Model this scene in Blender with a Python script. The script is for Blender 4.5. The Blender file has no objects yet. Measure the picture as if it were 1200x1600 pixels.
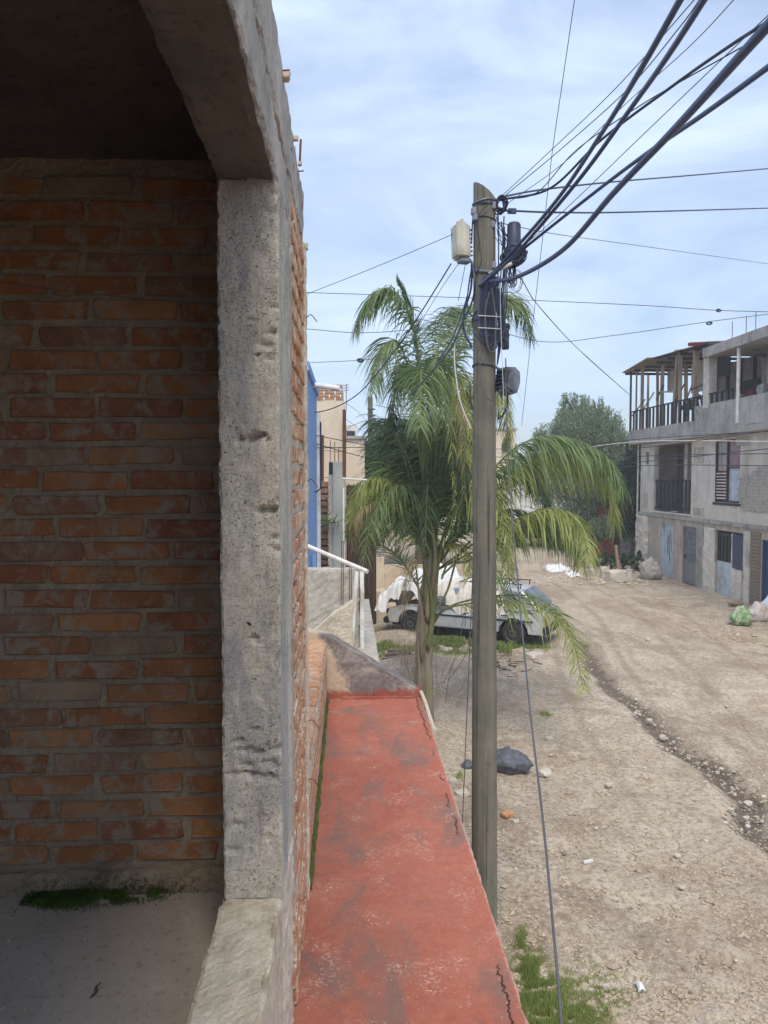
import bpy, bmesh, math, random
import numpy as np
from mathutils import Vector, noise, Matrix
random.seed(7); rng = np.random.default_rng(7)
R = math.radians
scn = bpy.context.scene
COL = scn.collection
EYE = 4.2
# ------------------------------------------------------------ camera
FPX = 1164.0
YAW, PITCH = R(-2.70), R(-2.70)
cam_d = bpy.data.cameras.new('camera'); cam = bpy.data.objects.new('camera', cam_d); COL.objects.link(cam)
cam.location = (0, 0, EYE); cam.rotation_euler = (R(90) + PITCH, 0, YAW)
cam_d.sensor_fit = 'VERTICAL'; cam_d.sensor_height = 36; cam_d.lens = FPX / 1600 * 36
cam_d.clip_start = 0.02; cam_d.clip_end = 6000
cam_d.dof.use_dof = True; cam_d.dof.focus_distance = 5.0; cam_d.dof.aperture_fstop = 14
scn.camera = cam
scn.render.resolution_x = 768; scn.render.resolution_y = 1024
# ------------------------------------------------------------ sky, sun, exposure
SUN_EL, SUN_AZ = 56, 178          # azimuth clockwise from +Y: high, behind the camera
w = bpy.data.worlds.new('World'); scn.world = w; w.use_nodes = True
nt = w.node_tree; nt.nodes.clear()
def WN(t, **k):
    n = nt.nodes.new(t)
    for a, b in k.items(): setattr(n, a, b)
    return n
out = WN('ShaderNodeOutputWorld'); bg = WN('ShaderNodeBackground'); bg.inputs['Strength'].default_value = 0.1
sky = WN('ShaderNodeTexSky', sky_type='NISHITA', sun_disc=False); sky.sun_elevation = R(SUN_EL); sky.sun_rotation = R(SUN_AZ)
sky.air_density = 1.0; sky.dust_density = 1.5
tc = WN('ShaderNodeTexCoord'); mp = WN('ShaderNodeMapping'); mp.inputs['Scale'].default_value = (1.2, 1.6, 4.2); mp.inputs['Rotation'].default_value = (0.2, 0.35, 0.3)
n1 = WN('ShaderNodeTexNoise'); n1.inputs['Scale'].default_value = 1.7; n1.inputs['Detail'].default_value = 9; n1.inputs['Roughness'].default_value = 0.55; n1.inputs['Distortion'].default_value = 0.5
cr = WN('ShaderNodeValToRGB'); cr.color_ramp.elements[0].position = 0.32; cr.color_ramp.elements[0].color = (0.26,)*3 + (1,)
cr.color_ramp.elements[1].position = 0.66; cr.color_ramp.elements[1].color = (0.99,)*3 + (1,)
mx = WN('ShaderNodeMix', data_type='RGBA'); mx.inputs['B'].default_value = (5.5, 6.7, 9.0, 1)
L = nt.links.new
L(tc.outputs['Generated'], mp.inputs['Vector']); L(mp.outputs['Vector'], n1.inputs['Vector']); L(n1.outputs['Fac'], cr.inputs['Fac'])
L(cr.outputs['Color'], mx.inputs['Factor']); L(sky.outputs['Color'], mx.inputs['A']); L(mx.outputs['Result'], bg.inputs['Color']); L(bg.outputs['Background'], out.inputs['Surface'])
sd = bpy.data.lights.new('sun', 'SUN'); sun = bpy.data.objects.new('sun', sd); COL.objects.link(sun)
sd.energy = 2.1; sd.angle = R(28); sd.color = (1.0, 0.92, 0.79)
az = R(SUN_AZ); el = R(SUN_EL)
sdir = Vector((math.sin(az) * math.cos(el), math.cos(az) * math.cos(el), math.sin(el)))
sun.rotation_euler = sdir.to_track_quat('Z', 'Y').to_euler()
scn.view_settings.view_transform = 'Standard'; scn.view_settings.look = 'None'
scn.view_settings.gamma = 1; scn.view_settings.use_curve_mapping = False; scn.view_settings.exposure = 0.55

# ------------------------------------------------------------ measuring helpers
ROT = (Matrix.Rotation(YAW, 3, 'Z') @ Matrix.Rotation(R(90) + PITCH, 3, 'X'))
def P(px, py, d):
    """world point on the line of sight of photo point (px,py) at street depth y=d"""
    v = ROT @ Vector((px - 600, 800 - py, -FPX))
    v = v * (d / v.y)
    return Vector((v.x, v.y, v.z + EYE))
def terr(x, y):
    s = max(0.0, min(y, 75) - 30)
    return 0.028 * s
def G(px, py):
    """ground point"""
    lo, hi = 3.0, 400.0
    for _ in range(50):
        m = (lo + hi) / 2; q = P(px, py, m)
        if q.z > terr(q.x, m): lo = m
        else: hi = m
    q = P(px, py, lo); q.z = terr(q.x, q.y); return q

# ------------------------------------------------------------ object helpers
WL = {}
def tag(o, label=None, cat=None, group=None, kind=None):
    if label: o['label'] = label
    if cat: o['category'] = cat
    if group: o['group'] = group
    if kind: o['kind'] = kind
    return o
def thing(name, label, cat, loc=(0, 0, 0), rz=0, group=None):
    o = bpy.data.objects.new(name, None); COL.objects.link(o); o.empty_display_size = 0.2
    o.location = loc; o.rotation_euler = (0, 0, rz); WL[o.name] = Vector(loc)
    return tag(o, label, cat, group)
class MB:
    def __init__(s): s.v = []; s.f = []; s.m = []
    def add(s, vs, fs, mi=0):
        b = len(s.v); s.v += [tuple(q) for q in vs]; s.f += [tuple(b + i for i in f) for f in fs]; s.m += [mi] * len(fs); return s
    def box(s, x0, x1, y0, y1, z0, z1, mi=0, M=None, bev=0.0):
        if bev > 0:
            bm = bmesh.new(); bmesh.ops.create_cube(bm, size=1)
            for v in bm.verts: v.co = Vector(((x0 + x1) / 2 + v.co.x * (x1 - x0), (y0 + y1) / 2 + v.co.y * (y1 - y0), (z0 + z1) / 2 + v.co.z * (z1 - z0)))
            bmesh.ops.bevel(bm, geom=bm.edges[:], offset=bev, segments=2, affect='EDGES')
            vs = [v.co.copy() for v in bm.verts]; bm.verts.index_update(); fs = [[v.index for v in f.verts] for f in bm.faces]; bm.free()
        else:
            vs = [Vector(c) for c in ((x0, y0, z0), (x1, y0, z0), (x1, y1, z0), (x0, y1, z0), (x0, y0, z1), (x1, y0, z1), (x1, y1, z1), (x0, y1, z1))]
            fs = [(0, 3, 2, 1), (4, 5, 6, 7), (0, 1, 5, 4), (1, 2, 6, 5), (2, 3, 7, 6), (3, 0, 4, 7)]
        if M: vs = [M @ v for v in vs]
        return s.add(vs, fs, mi)
    def tube(s, pts, r, n=6, mi=0, cap=True):
        pts = [Vector(p) for p in pts]; k = len(pts)
        rs = r if isinstance(r, (list, tuple)) else [r] * k
        up = Vector((0.3, 0.2, 1)).normalized(); vs = []; prev = None
        for i, p in enumerate(pts):
            t = (pts[min(i + 1, k - 1)] - pts[max(i - 1, 0)])
            t = t.normalized() if t.length > 1e-9 else Vector((0, 0, 1))
            if prev is None:
                a = t.cross(up)
                if a.length < 1e-3: a = t.cross(Vector((1, 0, 0)))
            else: a = prev - t * prev.dot(t)
            a.normalize(); prev = a; b = t.cross(a)
            for j in range(n):
                th = 2 * math.pi * j / n
                vs.append(p + (a * math.cos(th) + b * math.sin(th)) * rs[i])
        fs = []
        for i in range(k - 1):
            for j in range(n):
                fs.append((i * n + j, i * n + (j + 1) % n, (i + 1) * n + (j + 1) % n, (i + 1) * n + j))
        if cap: fs.append(tuple(range(n - 1, -1, -1))); fs.append(tuple((k - 1) * n + j for j in range(n)))
        return s.add(vs, fs, mi)
    def prism(s, poly, a0, a1, axis='Y', mi=0):
        """poly in the two other axes; XZ for Y, YZ for X, XY for Z"""
        n = len(poly)
        def mk(p, a):
            return {'Y': (p[0], a, p[1]), 'X': (a, p[0], p[1]), 'Z': (p[0], p[1], a)}[axis]
        vs = [mk(p, a0) for p in poly] + [mk(p, a1) for p in poly]
        fs = [tuple(range(n)), tuple(range(2 * n - 1, n - 1, -1))] + [(i, n + i, n + (i + 1) % n, (i + 1) % n) for i in range(n)]
        return s.add(vs, fs, mi)
    def lathe(s, prof, M=None, n=20, mi=0):
        vs = []; fs = []; k = len(prof)
        for r, z in prof:
            for j in range(n):
                th = 2 * math.pi * j / n; v = Vector((r * math.cos(th), r * math.sin(th), z)); vs.append(M @ v if M else v)
        for i in range(k - 1):
            for j in range(n): fs.append((i * n + j, i * n + (j + 1) % n, (i + 1) * n + (j + 1) % n, (i + 1) * n + j))
        fs.append(tuple(range(n - 1, -1, -1))); fs.append(tuple((k - 1) * n + j for j in range(n)))
        return s.add(vs, fs, mi)
    def rough(s, x0, x1, y0, y1, z0, z1, res=0.05, amp=0.01, freq=3.0, seed=0, fine=0.3, dig=None, mi=0, edge=0.0):
        """subdivided box, corner-connected, displaced by noise"""
        nx, ny, nz = [max(1, int(round(d / res))) for d in (x1 - x0, y1 - y0, z1 - z0)]
        idx = {}; vs = []; fs = []
        def V(i, j, k):
            key = (i, j, k)
            if key not in idx:
                p = Vector((x0 + (x1 - x0) * i / nx, y0 + (y1 - y0) * j / ny, z0 + (z1 - z0) * k / nz))
                q = p + Vector((seed * 7.3, seed * 3.1, 0))
                d = noise.noise_vector(q * freq) * amp + noise.noise_vector(q * freq * 5) * amp * fine + noise.noise_vector(q * freq * 16) * amp * fine * .6
                if edge > 0:
                    c = (i in (0, nx)) + (j in (0, ny)) + (k in (0, nz))
                    if c >= 2:
                        cc = Vector(((x0 + x1) / 2, (y0 + y1) / 2, (z0 + z1) / 2)); g = cc - p
                        m = Vector((math.copysign(1, g.x) if i in (0, nx) else 0, math.copysign(1, g.y) if j in (0, ny) else 0, math.copysign(1, g.z) if k in (0, nz) else 0))
                        d += m * edge * max(0.1, 0.55 + noise.noise(q * 14) * 1.1 + noise.noise(q * 45) * .8)
                if dig: d += dig(p)
                idx[key] = len(vs); vs.append(p + d)
            return idx[key]
        for i in range(nx):
            for j in range(ny):
                fs.append((V(i, j, 0), V(i, j + 1, 0), V(i + 1, j + 1, 0), V(i + 1, j, 0))); fs.append((V(i, j, nz), V(i + 1, j, nz), V(i + 1, j + 1, nz), V(i, j + 1, nz)))
        for i in range(nx):
            for k in range(nz):
                fs.append((V(i, 0, k), V(i + 1, 0, k), V(i + 1, 0, k + 1), V(i, 0, k + 1))); fs.append((V(i, ny, k), V(i, ny, k + 1), V(i + 1, ny, k + 1), V(i + 1, ny, k)))
        for j in range(ny):
            for k in range(nz):
                fs.append((V(0, j, k), V(0, j, k + 1), V(0, j + 1, k + 1), V(0, j + 1, k))); fs.append((V(nx, j, k), V(nx, j + 1, k), V(nx, j + 1, k + 1), V(nx, j, k + 1)))
        return s.add(vs, fs, mi)
    def wall_x(s, x0, x1, y0, y1, z0, z1, holes, mi=0):
        ys = sorted({y0, y1} | {min(max(h[i], y0), y1) for h in holes for i in (0, 1)}); zs = sorted({z0, z1} | {min(max(h[i], z0), z1) for h in holes for i in (2, 3)})
        for a, b in zip(ys, ys[1:]):
            run = None
            for c, d in zip(zs, zs[1:]):
                my, mz = (a + b) / 2, (c + d) / 2
                if any(h[0] < my < h[1] and h[2] < mz < h[3] for h in holes):
                    if run: s.box(x0, x1, a, b, run[0], run[1], mi); run = None
                else: run = (run[0] if run else c, d)
            if run: s.box(x0, x1, a, b, run[0], run[1], mi)
        return s
    def build(s, name, mat, parent=None, loc=None, local=False, smooth=False):
        me = bpy.data.meshes.new(name)
        off = Vector((0, 0, 0))
        if parent is not None and not local: off = WL.get(parent.name, Vector((0, 0, 0)))
        if loc is not None: off = Vector(loc)
        vs = s.v if off.length == 0 else [(a - off.x, b - off.y, c - off.z) for a, b, c in s.v]
        me.from_pydata(vs, [], s.f)
        mats = mat if isinstance(mat, (list, tuple)) else [mat]
        for m in mats: me.materials.append(m)
        if len(mats) > 1: me.polygons.foreach_set('material_index', s.m)
        if smooth: me.polygons.foreach_set('use_smooth', [True] * len(me.polygons))
        me.update()
        o = bpy.data.objects.new(name, me); COL.objects.link(o)
        if parent is not None:
            o.parent = parent; WL[o.name] = off
        if loc is not None and parent is None: o.location = loc; WL[o.name] = off
        return o
def catmull(pts, n=8):
    pts = [Vector(p) for p in pts]; q = [pts[0] * 2 - pts[1]] + pts + [pts[-1] * 2 - pts[-2]]; o = []
    for i in range(1, len(q) - 2):
        for k in range(n):
            t = k / n; a, b, c, d = q[i - 1], q[i], q[i + 1], q[i + 2]
            o.append(0.5 * ((2 * b) + (c - a) * t + (2 * a - 5 * b + 4 * c - d) * t * t + (3 * b - a - 3 * c + d) * t ** 3))
    o.append(pts[-1]); return o
def copyof(o, parent=None, loc=None, rot=None, scale=None):
    c = o.copy(); COL.objects.link(c)
    if parent is not None: c.parent = parent
    if loc is not None: c.location = loc
    if rot is not None: c.rotation_euler = rot
    if scale is not None: c.scale = scale
    return c

# ------------------------------------------------------------ materials
class NM:
    def __init__(s, name):
        s.m = bpy.data.materials.new(name); s.m.use_nodes = True; s.t = s.m.node_tree; s.n = s.t.nodes
        s.b = s.n['Principled BSDF']; s.out = s.n['Material Output']
        s.tc = s.n.new('ShaderNodeTexCoord'); s.co = s.tc.outputs['Object']
    def l(s, a, b): s.t.links.new(a, b)
    def noise(s, sc, det=6, ro=.6, dist=0, stretch=None, seed=0):
        n = s.n.new('ShaderNodeTexNoise'); n.inputs['Scale'].default_value = sc; n.inputs['Detail'].default_value = det; n.inputs['Roughness'].default_value = ro; n.inputs['Distortion'].default_value = dist
        m = s.n.new('ShaderNodeMapping'); m.inputs['Location'].default_value = (seed * 3.7, seed * 1.9, seed * 5.3)
        if stretch: m.inputs['Scale'].default_value = stretch
        s.l(s.co, m.inputs['Vector']); s.l(m.outputs['Vector'], n.inputs['Vector']); return n.outputs['Fac']
    def vor(s, sc, feat='F1', out='Distance', stretch=None):
        n = s.n.new('ShaderNodeTexVoronoi'); n.feature = feat; n.inputs['Scale'].default_value = sc
        if stretch:
            m = s.n.new('ShaderNodeMapping'); m.inputs['Scale'].default_value = stretch; s.l(s.co, m.inputs['Vector']); s.l(m.outputs['Vector'], n.inputs['Vector'])
        else: s.l(s.co, n.inputs['Vector'])
        return n.outputs[out]
    def ramp(s, src, stops):
        r = s.n.new('ShaderNodeValToRGB'); e = r.color_ramp.elements
        while len(e) < len(stops): e.new(0.5)
        for i, (p, c) in enumerate(stops):
            e[i].position = p; c = (c, c, c) if isinstance(c, (int, float)) else c; e[i].color = (*c, 1)
        s.l(src, r.inputs['Fac']); return r.outputs['Color']
    def mix(s, f, a, b, mode='MIX'):
        m = s.n.new('ShaderNodeMix'); m.data_type = 'RGBA'; m.blend_type = mode
        for sock, v in ((m.inputs['Factor'], f), (m.inputs['A'], a), (m.inputs['B'], b)):
            if isinstance(v, (int, float)): sock.default_value = v if sock.name == 'Factor' else (v, v, v, 1)
            elif isinstance(v, tuple): sock.default_value = (*v, 1)
            else: s.l(v, sock)
        return m.outputs['Result']
    def math(s, op, a, b=0.0):
        m = s.n.new('ShaderNodeMath'); m.operation = op
        for k, v in ((0, a), (1, b)):
            if isinstance(v, (int, float)): m.inputs[k].default_value = v
            else: s.l(v, m.inputs[k])
        return m.outputs[0]
    def sep(s, ax):
        n = s.n.new('ShaderNodeSeparateXYZ'); s.l(s.co, n.inputs[0]); return n.outputs[ax]
    def bump(s, h, st=.5, dist=.01):
        b = s.n.new('ShaderNodeBump'); b.inputs['Strength'].default_value = st; b.inputs['Distance'].default_value = dist
        s.l(h, b.inputs['Height'])
        if s.b.inputs['Normal'].links: s.l(s.b.inputs['Normal'].links[0].from_socket, b.inputs['Normal'])
        s.l(b.outputs[0], s.b.inputs['Normal'])
    def done(s, col, rough=.9, metal=0, spec=.3):
        if isinstance(col, tuple): s.b.inputs['Base Color'].default_value = (*col, 1)
        else: s.l(col, s.b.inputs['Base Color'])
        if isinstance(rough, (int, float)): s.b.inputs['Roughness'].default_value = rough
        else: s.l(rough, s.b.inputs['Roughness'])
        s.b.inputs['Metallic'].default_value = metal; s.b.inputs['Specular IOR Level'].default_value = spec
        return s.m
def simple(name, c, rough=.7, metal=0, var=.25, sc=6, bump=.2, dirt=None, bd=.004):
    m = NM(name); n = m.noise(sc, 8, .65)
    col = m.mix(m.ramp(n, [(.3, 0), (.7, 1)]), tuple(v * (1 - var) for v in c), tuple(min(1, v * (1 + var)) for v in c))
    if dirt: col = m.mix(m.ramp(m.noise(sc * .6, 9, .7, seed=3), [(.48, 0), (.62, 1)]), col, dirt)
    if bump: m.bump(m.noise(sc * 8, 5), bump, bd)
    return m.done(col, rough, metal)
def concrete(name, c1, c2, dark=(.1, .09, .08), sc=4, pit=1.0, stain=.5, bd=.006, moss=None, streak=0):
    m = NM(name)
    a = m.ramp(m.noise(sc, 10, .7, .3), [(.32, 0), (.68, 1)])
    col = m.mix(a, c1, c2)
    col = m.mix(m.math('MULTIPLY', m.ramp(m.noise(sc * .7, 12, .75, .5, (1, 1, .45), 2), [(.5, 0), (.68, 1)]), stain), col, dark)
    if streak: col = m.mix(m.math('MULTIPLY', m.ramp(m.noise(sc * 1.5, 10, .75, .3, (1.6, 1.6, .16), 23), [(.5, 0), (.66, 1)]), streak), col, dark); col = m.mix(m.ramp(m.noise(sc * .55, 12, .8, 1.2, seed=29), [(.56, 0), (.585, .75)]), col, tuple(v * .62 for v in c1))
    speck = m.ramp(m.noise(sc * 22, 3, .6, seed=5), [(.34, 0), (.42, 1)])
    col = m.mix(speck, m.mix(.5, col, dark), col)
    pits = m.vor(sc * 16, stretch=(1, 1, .8)); pm = m.ramp(m.noise(sc * 1.9, 8, .7, seed=8), [(.5, 0), (.6, 1)]); pl_ = m.math('ADD', pits, m.math('MULTIPLY', m.noise(sc * 30, 4, .7, seed=17), .5))
    p = m.math('MULTIPLY', m.ramp(pl_, [(.33, 1), (.45, 0)]), pm)
    p2 = m.math('MULTIPLY', m.ramp(m.math('ADD', m.vor(sc * 38), m.math('MULTIPLY', m.noise(sc * 60, 3, .7, seed=19), .4)), [(.24, .9), (.34, 0)]), m.ramp(m.noise(sc * 1.1, 8, .7, seed=18), [(.45, 0), (.55, 1)]))
    p = m.math('MAXIMUM', p, p2)
    if pit: col = m.mix(m.math('MULTIPLY', p, .75 * pit), col, tuple(v * .35 for v in dark)); m.bump(m.math('SUBTRACT', 1.0, p), .9 * pit, bd * 1.5)
    if moss: col = m.mix(m.ramp(m.noise(sc * .8, 8, seed=11), [(.58, 0), (.7, 1)]), col, moss)
    m.bump(m.noise(sc * 6, 10, .7), .55, bd); m.bump(m.noise(sc * 40, 4, .6, seed=4), .35, bd * .35)
    return m.done(col, .93)
def column_mat():
    m = NM('stained_cast_column')
    c = m.mix(m.ramp(m.noise(6, 10, .7, .3), [(.32, 0), (.68, 1)]), (.43, .39, .32), (.64, .585, .48))
    g = m.ramp(m.noise(2.6, 10, .75, .8, (1.6, 1.6, .55), 3), [(.46, 0), (.57, .85)]); c = m.mix(g, c, (.33, .325, .31))
    c = m.mix(m.ramp(m.noise(7, 12, .8, .5, (1.5, 1.5, .5), 12), [(.55, 0), (.64, .75)]), c, (.2, .175, .15))
    c = m.mix(m.ramp(m.noise(3.3, 8, .7, .5, seed=15), [(.6, 0), (.7, .6)]), c, (.50, .40, .29))
    c = m.mix(m.ramp(m.noise(120, 3, .6, seed=5), [(.32, .6), (.42, 0)]), c, (.15, .13, .11))
    gate = m.ramp(m.noise(7, 8, .75, seed=8), [(.47, 0), (.56, 1)]); ps = []
    for sc_, lo, hi, sd in ((55, .30, .42, 1), (110, .34, .48, 2), (210, .36, .5, 3)):
        v = m.math('ADD', m.vor(sc_, stretch=(1, 1, 1.4)), m.math('MULTIPLY', m.noise(sc_ * 1.6, 4, .75, seed=sd), .55)); ps.append(m.math('MULTIPLY', m.ramp(v, [(lo, 1), (hi, 0)]), gate if sd < 3 else .6))
    p = m.math('MAXIMUM', m.math('MAXIMUM', ps[0], ps[1]), ps[2]); c = m.mix(m.math('MULTIPLY', p, .8), c, (.06, .052, .045))
    bl = m.ramp(m.noise(11, 12, .85, 1.5, (1, 1, .8), 31), [(.492, 0), (.5, 1), (.508, 0)]); bl = m.math('MULTIPLY', bl, m.ramp(m.noise(4, 5, seed=33), [(.52, 0), (.58, .8)])); c = m.mix(bl, c, (.07, .06, .05))
    m.bump(m.math('SUBTRACT', 1.0, p), 1, .012); m.bump(m.noise(45, 10, .75), .7, .008); m.bump(m.noise(200, 4, .7), .5, .002)
    return m.done(c, .95)
def brickmat(name, stops, mortar, smear=.5):
    m = NM(name); oi = m.n.new('ShaderNodeObjectInfo')
    r = m.ramp(oi.outputs['Random'], stops)
    # move the noise with each brick
    add = m.n.new('ShaderNodeVectorMath'); add.operation = 'ADD'; m.l(m.tc.outputs['Object'], add.inputs[0])
    sc = m.n.new('ShaderNodeVectorMath'); sc.operation = 'SCALE'; m.l(oi.outputs['Location'], sc.inputs[0]); sc.inputs['Scale'].default_value = 3.1
    m.l(sc.outputs[0], add.inputs[1]); m.co = add.outputs[0]
    r = m.mix(m.ramp(m.noise(9, 8, .65), [(.35, 0), (.7, 1)]), m.mix(.5, r, (.12, .05, .03)), r)
    r = m.mix(m.math('MULTIPLY', m.ramp(m.noise(14, 10, .7, .6, seed=3), [(.49, 0), (.6, 1)]), smear), r, mortar)
    r = m.mix(m.ramp(m.noise(60, 3, seed=6), [(.68, 0), (.74, .7)]), r, (.5, .45, .38))
    m.bump(m.noise(26, 10, .7), .7, .006); m.bump(m.noise(150, 4, .6), .4, .0015)
    return m.done(r, .92)
M_colc = concrete('weathered_column_concrete', (.43, .385, .31), (.66, .60, .49), (.15, .13, .11), 5, 1.0, .7, .01)
M_colc = column_mat()
M_curb = concrete('rough_curb_mortar', (.44, .37, .27), (.70, .61, .47), (.26, .17, .11), 9, .6, .5, .01)
M_beam = concrete('weathered_beam_concrete', (.26, .24, .22), (.5, .46, .4), (.11, .1, .1), 3, .25, .5, .005)
M_ceildim = concrete('sooty_ceiling_low_bounce', (.075, .062, .055), (.15, .13, .11), (.04, .036, .036), 2.2, .1, .7, .006)  # ceiling soot; the same dark tone on unseen walls cuts room bounce
M_floor = concrete('smooth_cement_floor', (.40, .35, .29), (.52, .45, .38), (.26, .21, .17), 2, .08, .5, .002)
M_mort = concrete('brick_joint_mortar', (.33, .255, .175), (.47, .375, .27), (.17, .125, .085), 8, .5, .45, .01)
M_mortL = concrete('pale_joint_mortar', (.5, .43, .33), (.68, .6, .48), (.3, .22, .16), 10, .5, .45, .008)
M_brick = brickmat('room_brick', [(0, (.42, .17, .07)), (.3, (.55, .24, .09)), (.5, (.38, .15, .08)), (.62, (.46, .33, .2)), (.8, (.6, .26, .09)), (1, (.3, .17, .11))], (.38, .30, .22), .95)
M_brickF = brickmat('street_brick', [(0, (.56, .25, .12)), (.4, (.62, .31, .16)), (.7, (.5, .22, .11)), (1, (.62, .4, .24))], (.66, .56, .42), 1.0)
M_brickP = brickmat('parapet_brick', [(0, (.5, .25, .13)), (.5, (.6, .34, .19)), (1, (.42, .22, .13))], (.5, .42, .32), .6)
def redpaint():
    m = NM('worn_red_paint')
    c = m.mix(m.ramp(m.noise(2.2, 10, .65, .4), [(.35, 0), (.7, 1)]), (.33, .09, .056), (.40, .142, .092))
    c = m.mix(m.ramp(m.noise(24, 8, .7, seed=1), [(.4, .0), (.75, .5)]), c, (.47, .19, .125))
    # grey grime patches
    g = m.math('MULTIPLY', m.ramp(m.noise(2.6, 10, .72, .6, (1.2, .55, 1), 4), [(.49, 0), (.6, 1)]), .85)
    c = m.mix(g, c, (.21, .125, .10))
    # flaked specks in clusters
    f = m.math('MULTIPLY', m.ramp(m.noise(5, 6, .6, seed=9), [(.54, 0), (.66, 1)]), m.ramp(m.noise(75, 8, .8, seed=12), [(.52, 0), (.57, 1)]))
    c = m.mix(m.math('MULTIPLY', f, .65), c, (.68, .48, .37))
    s = m.ramp(m.noise(130, 2, .5, seed=14), [(.7, 0), (.75, .8)]); c = m.mix(s, c, (.75, .6, .5))
    # crack running inside the street edge
    x = m.math('SUBTRACT', m.sep('X'), 1.5); wob = m.noise(7, 12, .8, .4, (.4, 1, 1), 3)
    cx = m.math('ADD', m.math('MULTIPLY', wob, .14), .452)
    dist = m.math('ABSOLUTE', m.math('SUBTRACT', x, cx))
    gate = m.ramp(m.noise(1.6, 4, .5, seed=21), [(.43, 0), (.5, 1)])
    ck = m.math('MULTIPLY', m.ramp(dist, [(.0006, 1), (.0035, 0)]), gate)
    c = m.mix(m.math('MULTIPLY', ck, .9), c, (.07, .035, .03))
    # worn pale rim along the very edge
    rim = m.ramp(m.math('ADD', x, m.math('MULTIPLY', m.noise(30, 6, .7, seed=5), .03)), [(.563, 0), (.572, .6)])
    c = m.mix(rim, c, (.55, .4, .33))
    m.bump(m.noise(9, 10, .7, .3), .5, .012); m.bump(m.noise(90, 5, .7), .45, .0022); m.bump(m.math('SUBTRACT', 1.0, ck), 1, .01); m.bump(f, .35, .002)
    return m.done(c, .8, 0, .35)
M_red = redpaint()
M_gus = NM('weathered_gusset_render')
def gus(m):
    st = m.ramp(m.noise(3.2, 10, .65, .5, seed=2), [(.42, 0), (.52, 1)])
    c = m.mix(st, (.36, .32, .28), (.16, .14, .135))
    c = m.mix(m.ramp(m.noise(20, 8, .7), [(.45, 0), (.75, .35)]), c, (.5, .44, .38))
    xx = m.sep('X'); pt = m.math('ADD', m.math('ADD', xx, m.math('MULTIPLY', m.sep('Z'), .5)), m.math('MULTIPLY', m.noise(6, 10, .7, seed=9), .35)); c = m.mix(m.ramp(pt, [(.2, .85), (.25, 0)]), c, (.52, .41, .29))
    z = m.sep('Z'); rz = m.math('ADD', z, m.math('MULTIPLY', m.noise(8, 8, .7, seed=6), .22))
    c = m.mix(m.ramp(rz, [(.155, .85), (.185, 0)]), c, (.30, .07, .045))
    m.bump(m.noise(18, 10, .7), .6, .01); m.bump(m.vor(2.2, 'DISTANCE_TO_EDGE'), .1, .003)
    return m.done(c, .93)
gus(M_gus)
M_moss = NM('green_moss'); M_moss.bump(M_moss.noise(60, 8, .7), 1, .01); M_moss = M_moss.done(M_moss.mix(M_moss.ramp(M_moss.noise(14, 8, .7), [(.35, 0), (.65, 1)]), (.045, .06, .015), (.12, .15, .03)), 1)
M_mossg = NM('bright_moss'); M_mossg.bump(M_mossg.noise(60, 8, .7), 1, .01); M_mossg = M_mossg.done(M_mossg.mix(M_mossg.ramp(M_mossg.noise(9, 8, .7), [(.35, 0), (.65, 1)]), (.03, .06, .012), (.14, .22, .03)), 1)
M_darkfloor = simple('low_bounce_floor', (.045, .036, .028), .95, 0, .4, 4, .6, None, .02)  # very dark so the unseen floor returns little sunlight
M_rust = simple('rusted_steel', (.16, .07, .04), .8, .3, .4, 30, .4)
M_cable = simple('black_cable_rubber', (.035, .043, .07), .42, 0, .3, 3, .05)
M_cableB = simple('thick_blue_black_cable', (.05, .065, .13), .4, 0, .2, 3, .05)  # blue tint carries the light haze in the cable colour
M_cableW = simple('white_cable', (.62, .6, .56), .6, 0, .15, 5, 0)
M_cableG = simple('grey_wire', (.11, .115, .125), .5, .2, .2, 4, 0)
M_pole = NM('grey_green_pole_wood')
def pol(m):
    c = m.mix(m.ramp(m.noise(14, 10, .7, 0, (1, 1, .035)), [(.3, 0), (.7, 1)]), (.085, .082, .062), (.2, .188, .15))
    c = m.mix(m.ramp(m.noise(2.2, 8, .7, seed=4), [(.45, 0), (.7, .6)]), c, (.25, .22, .17))
    c = m.mix(m.ramp(m.noise(30, 6, .7, 0, (1, 1, .3), 8), [(.66, 0), (.72, .5)]), c, (.42, .4, .35))
    c = m.mix(m.ramp(m.noise(5, 10, .8, .5, (1, 1, .5), 33), [(.56, 0), (.62, .7)]), c, (.10, .085, .06)); c = m.mix(m.ramp(m.noise(60, 6, .75, 0, (1, 1, .12), 41), [(.6, 0), (.68, .5)]), c, (.36, .34, .28))
    k = m.ramp(m.noise(17, 6, .75, .2, (1, 1, .016), 6), [(.38, 1), (.42, 0)]); c = m.mix(m.math('MULTIPLY', k, .7), c, (.035, .032, .028))
    m.bump(m.noise(26, 8, .7, 0, (1, 1, .04)), .7, .006); m.bump(m.math('SUBTRACT', 1.0, k), .7, .006)
    return m.done(c, .85)
pol(M_pole); M_pole = M_pole.m; M_gus = M_gus.m
M_boxb = simple('aged_beige_plastic', (.52, .5, .42), .6, 0, .15, 8, .1, (.3, .27, .22))
M_boxg = simple('grey_metal_box', (.2, .22, .26), .5, .3, .2, 10, .1, (.1, .1, .11))
M_white = simple('white_paint', (.72, .72, .7), .6, 0, .1, 4, .1, (.5, .46, .4))
M_pvc = simple('white_plastic_pipe', (.72, .69, .64), .5, 0, .1, 6, 0, (.5, .45, .4))
M_blue = simple('sky_blue_wall_paint', (.20, .34, .62), .8, 0, .12, 3, .2, (.26, .38, .6))
M_cream = concrete('cream_render', (.58, .48, .36), (.7, .6, .47), (.4, .32, .24), 1.6, .1, .35, .01)
M_stucco = concrete('grey_stucco', (.40, .37, .32), (.56, .52, .45), (.2, .18, .16), 6, .9, .55, .014)
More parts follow.
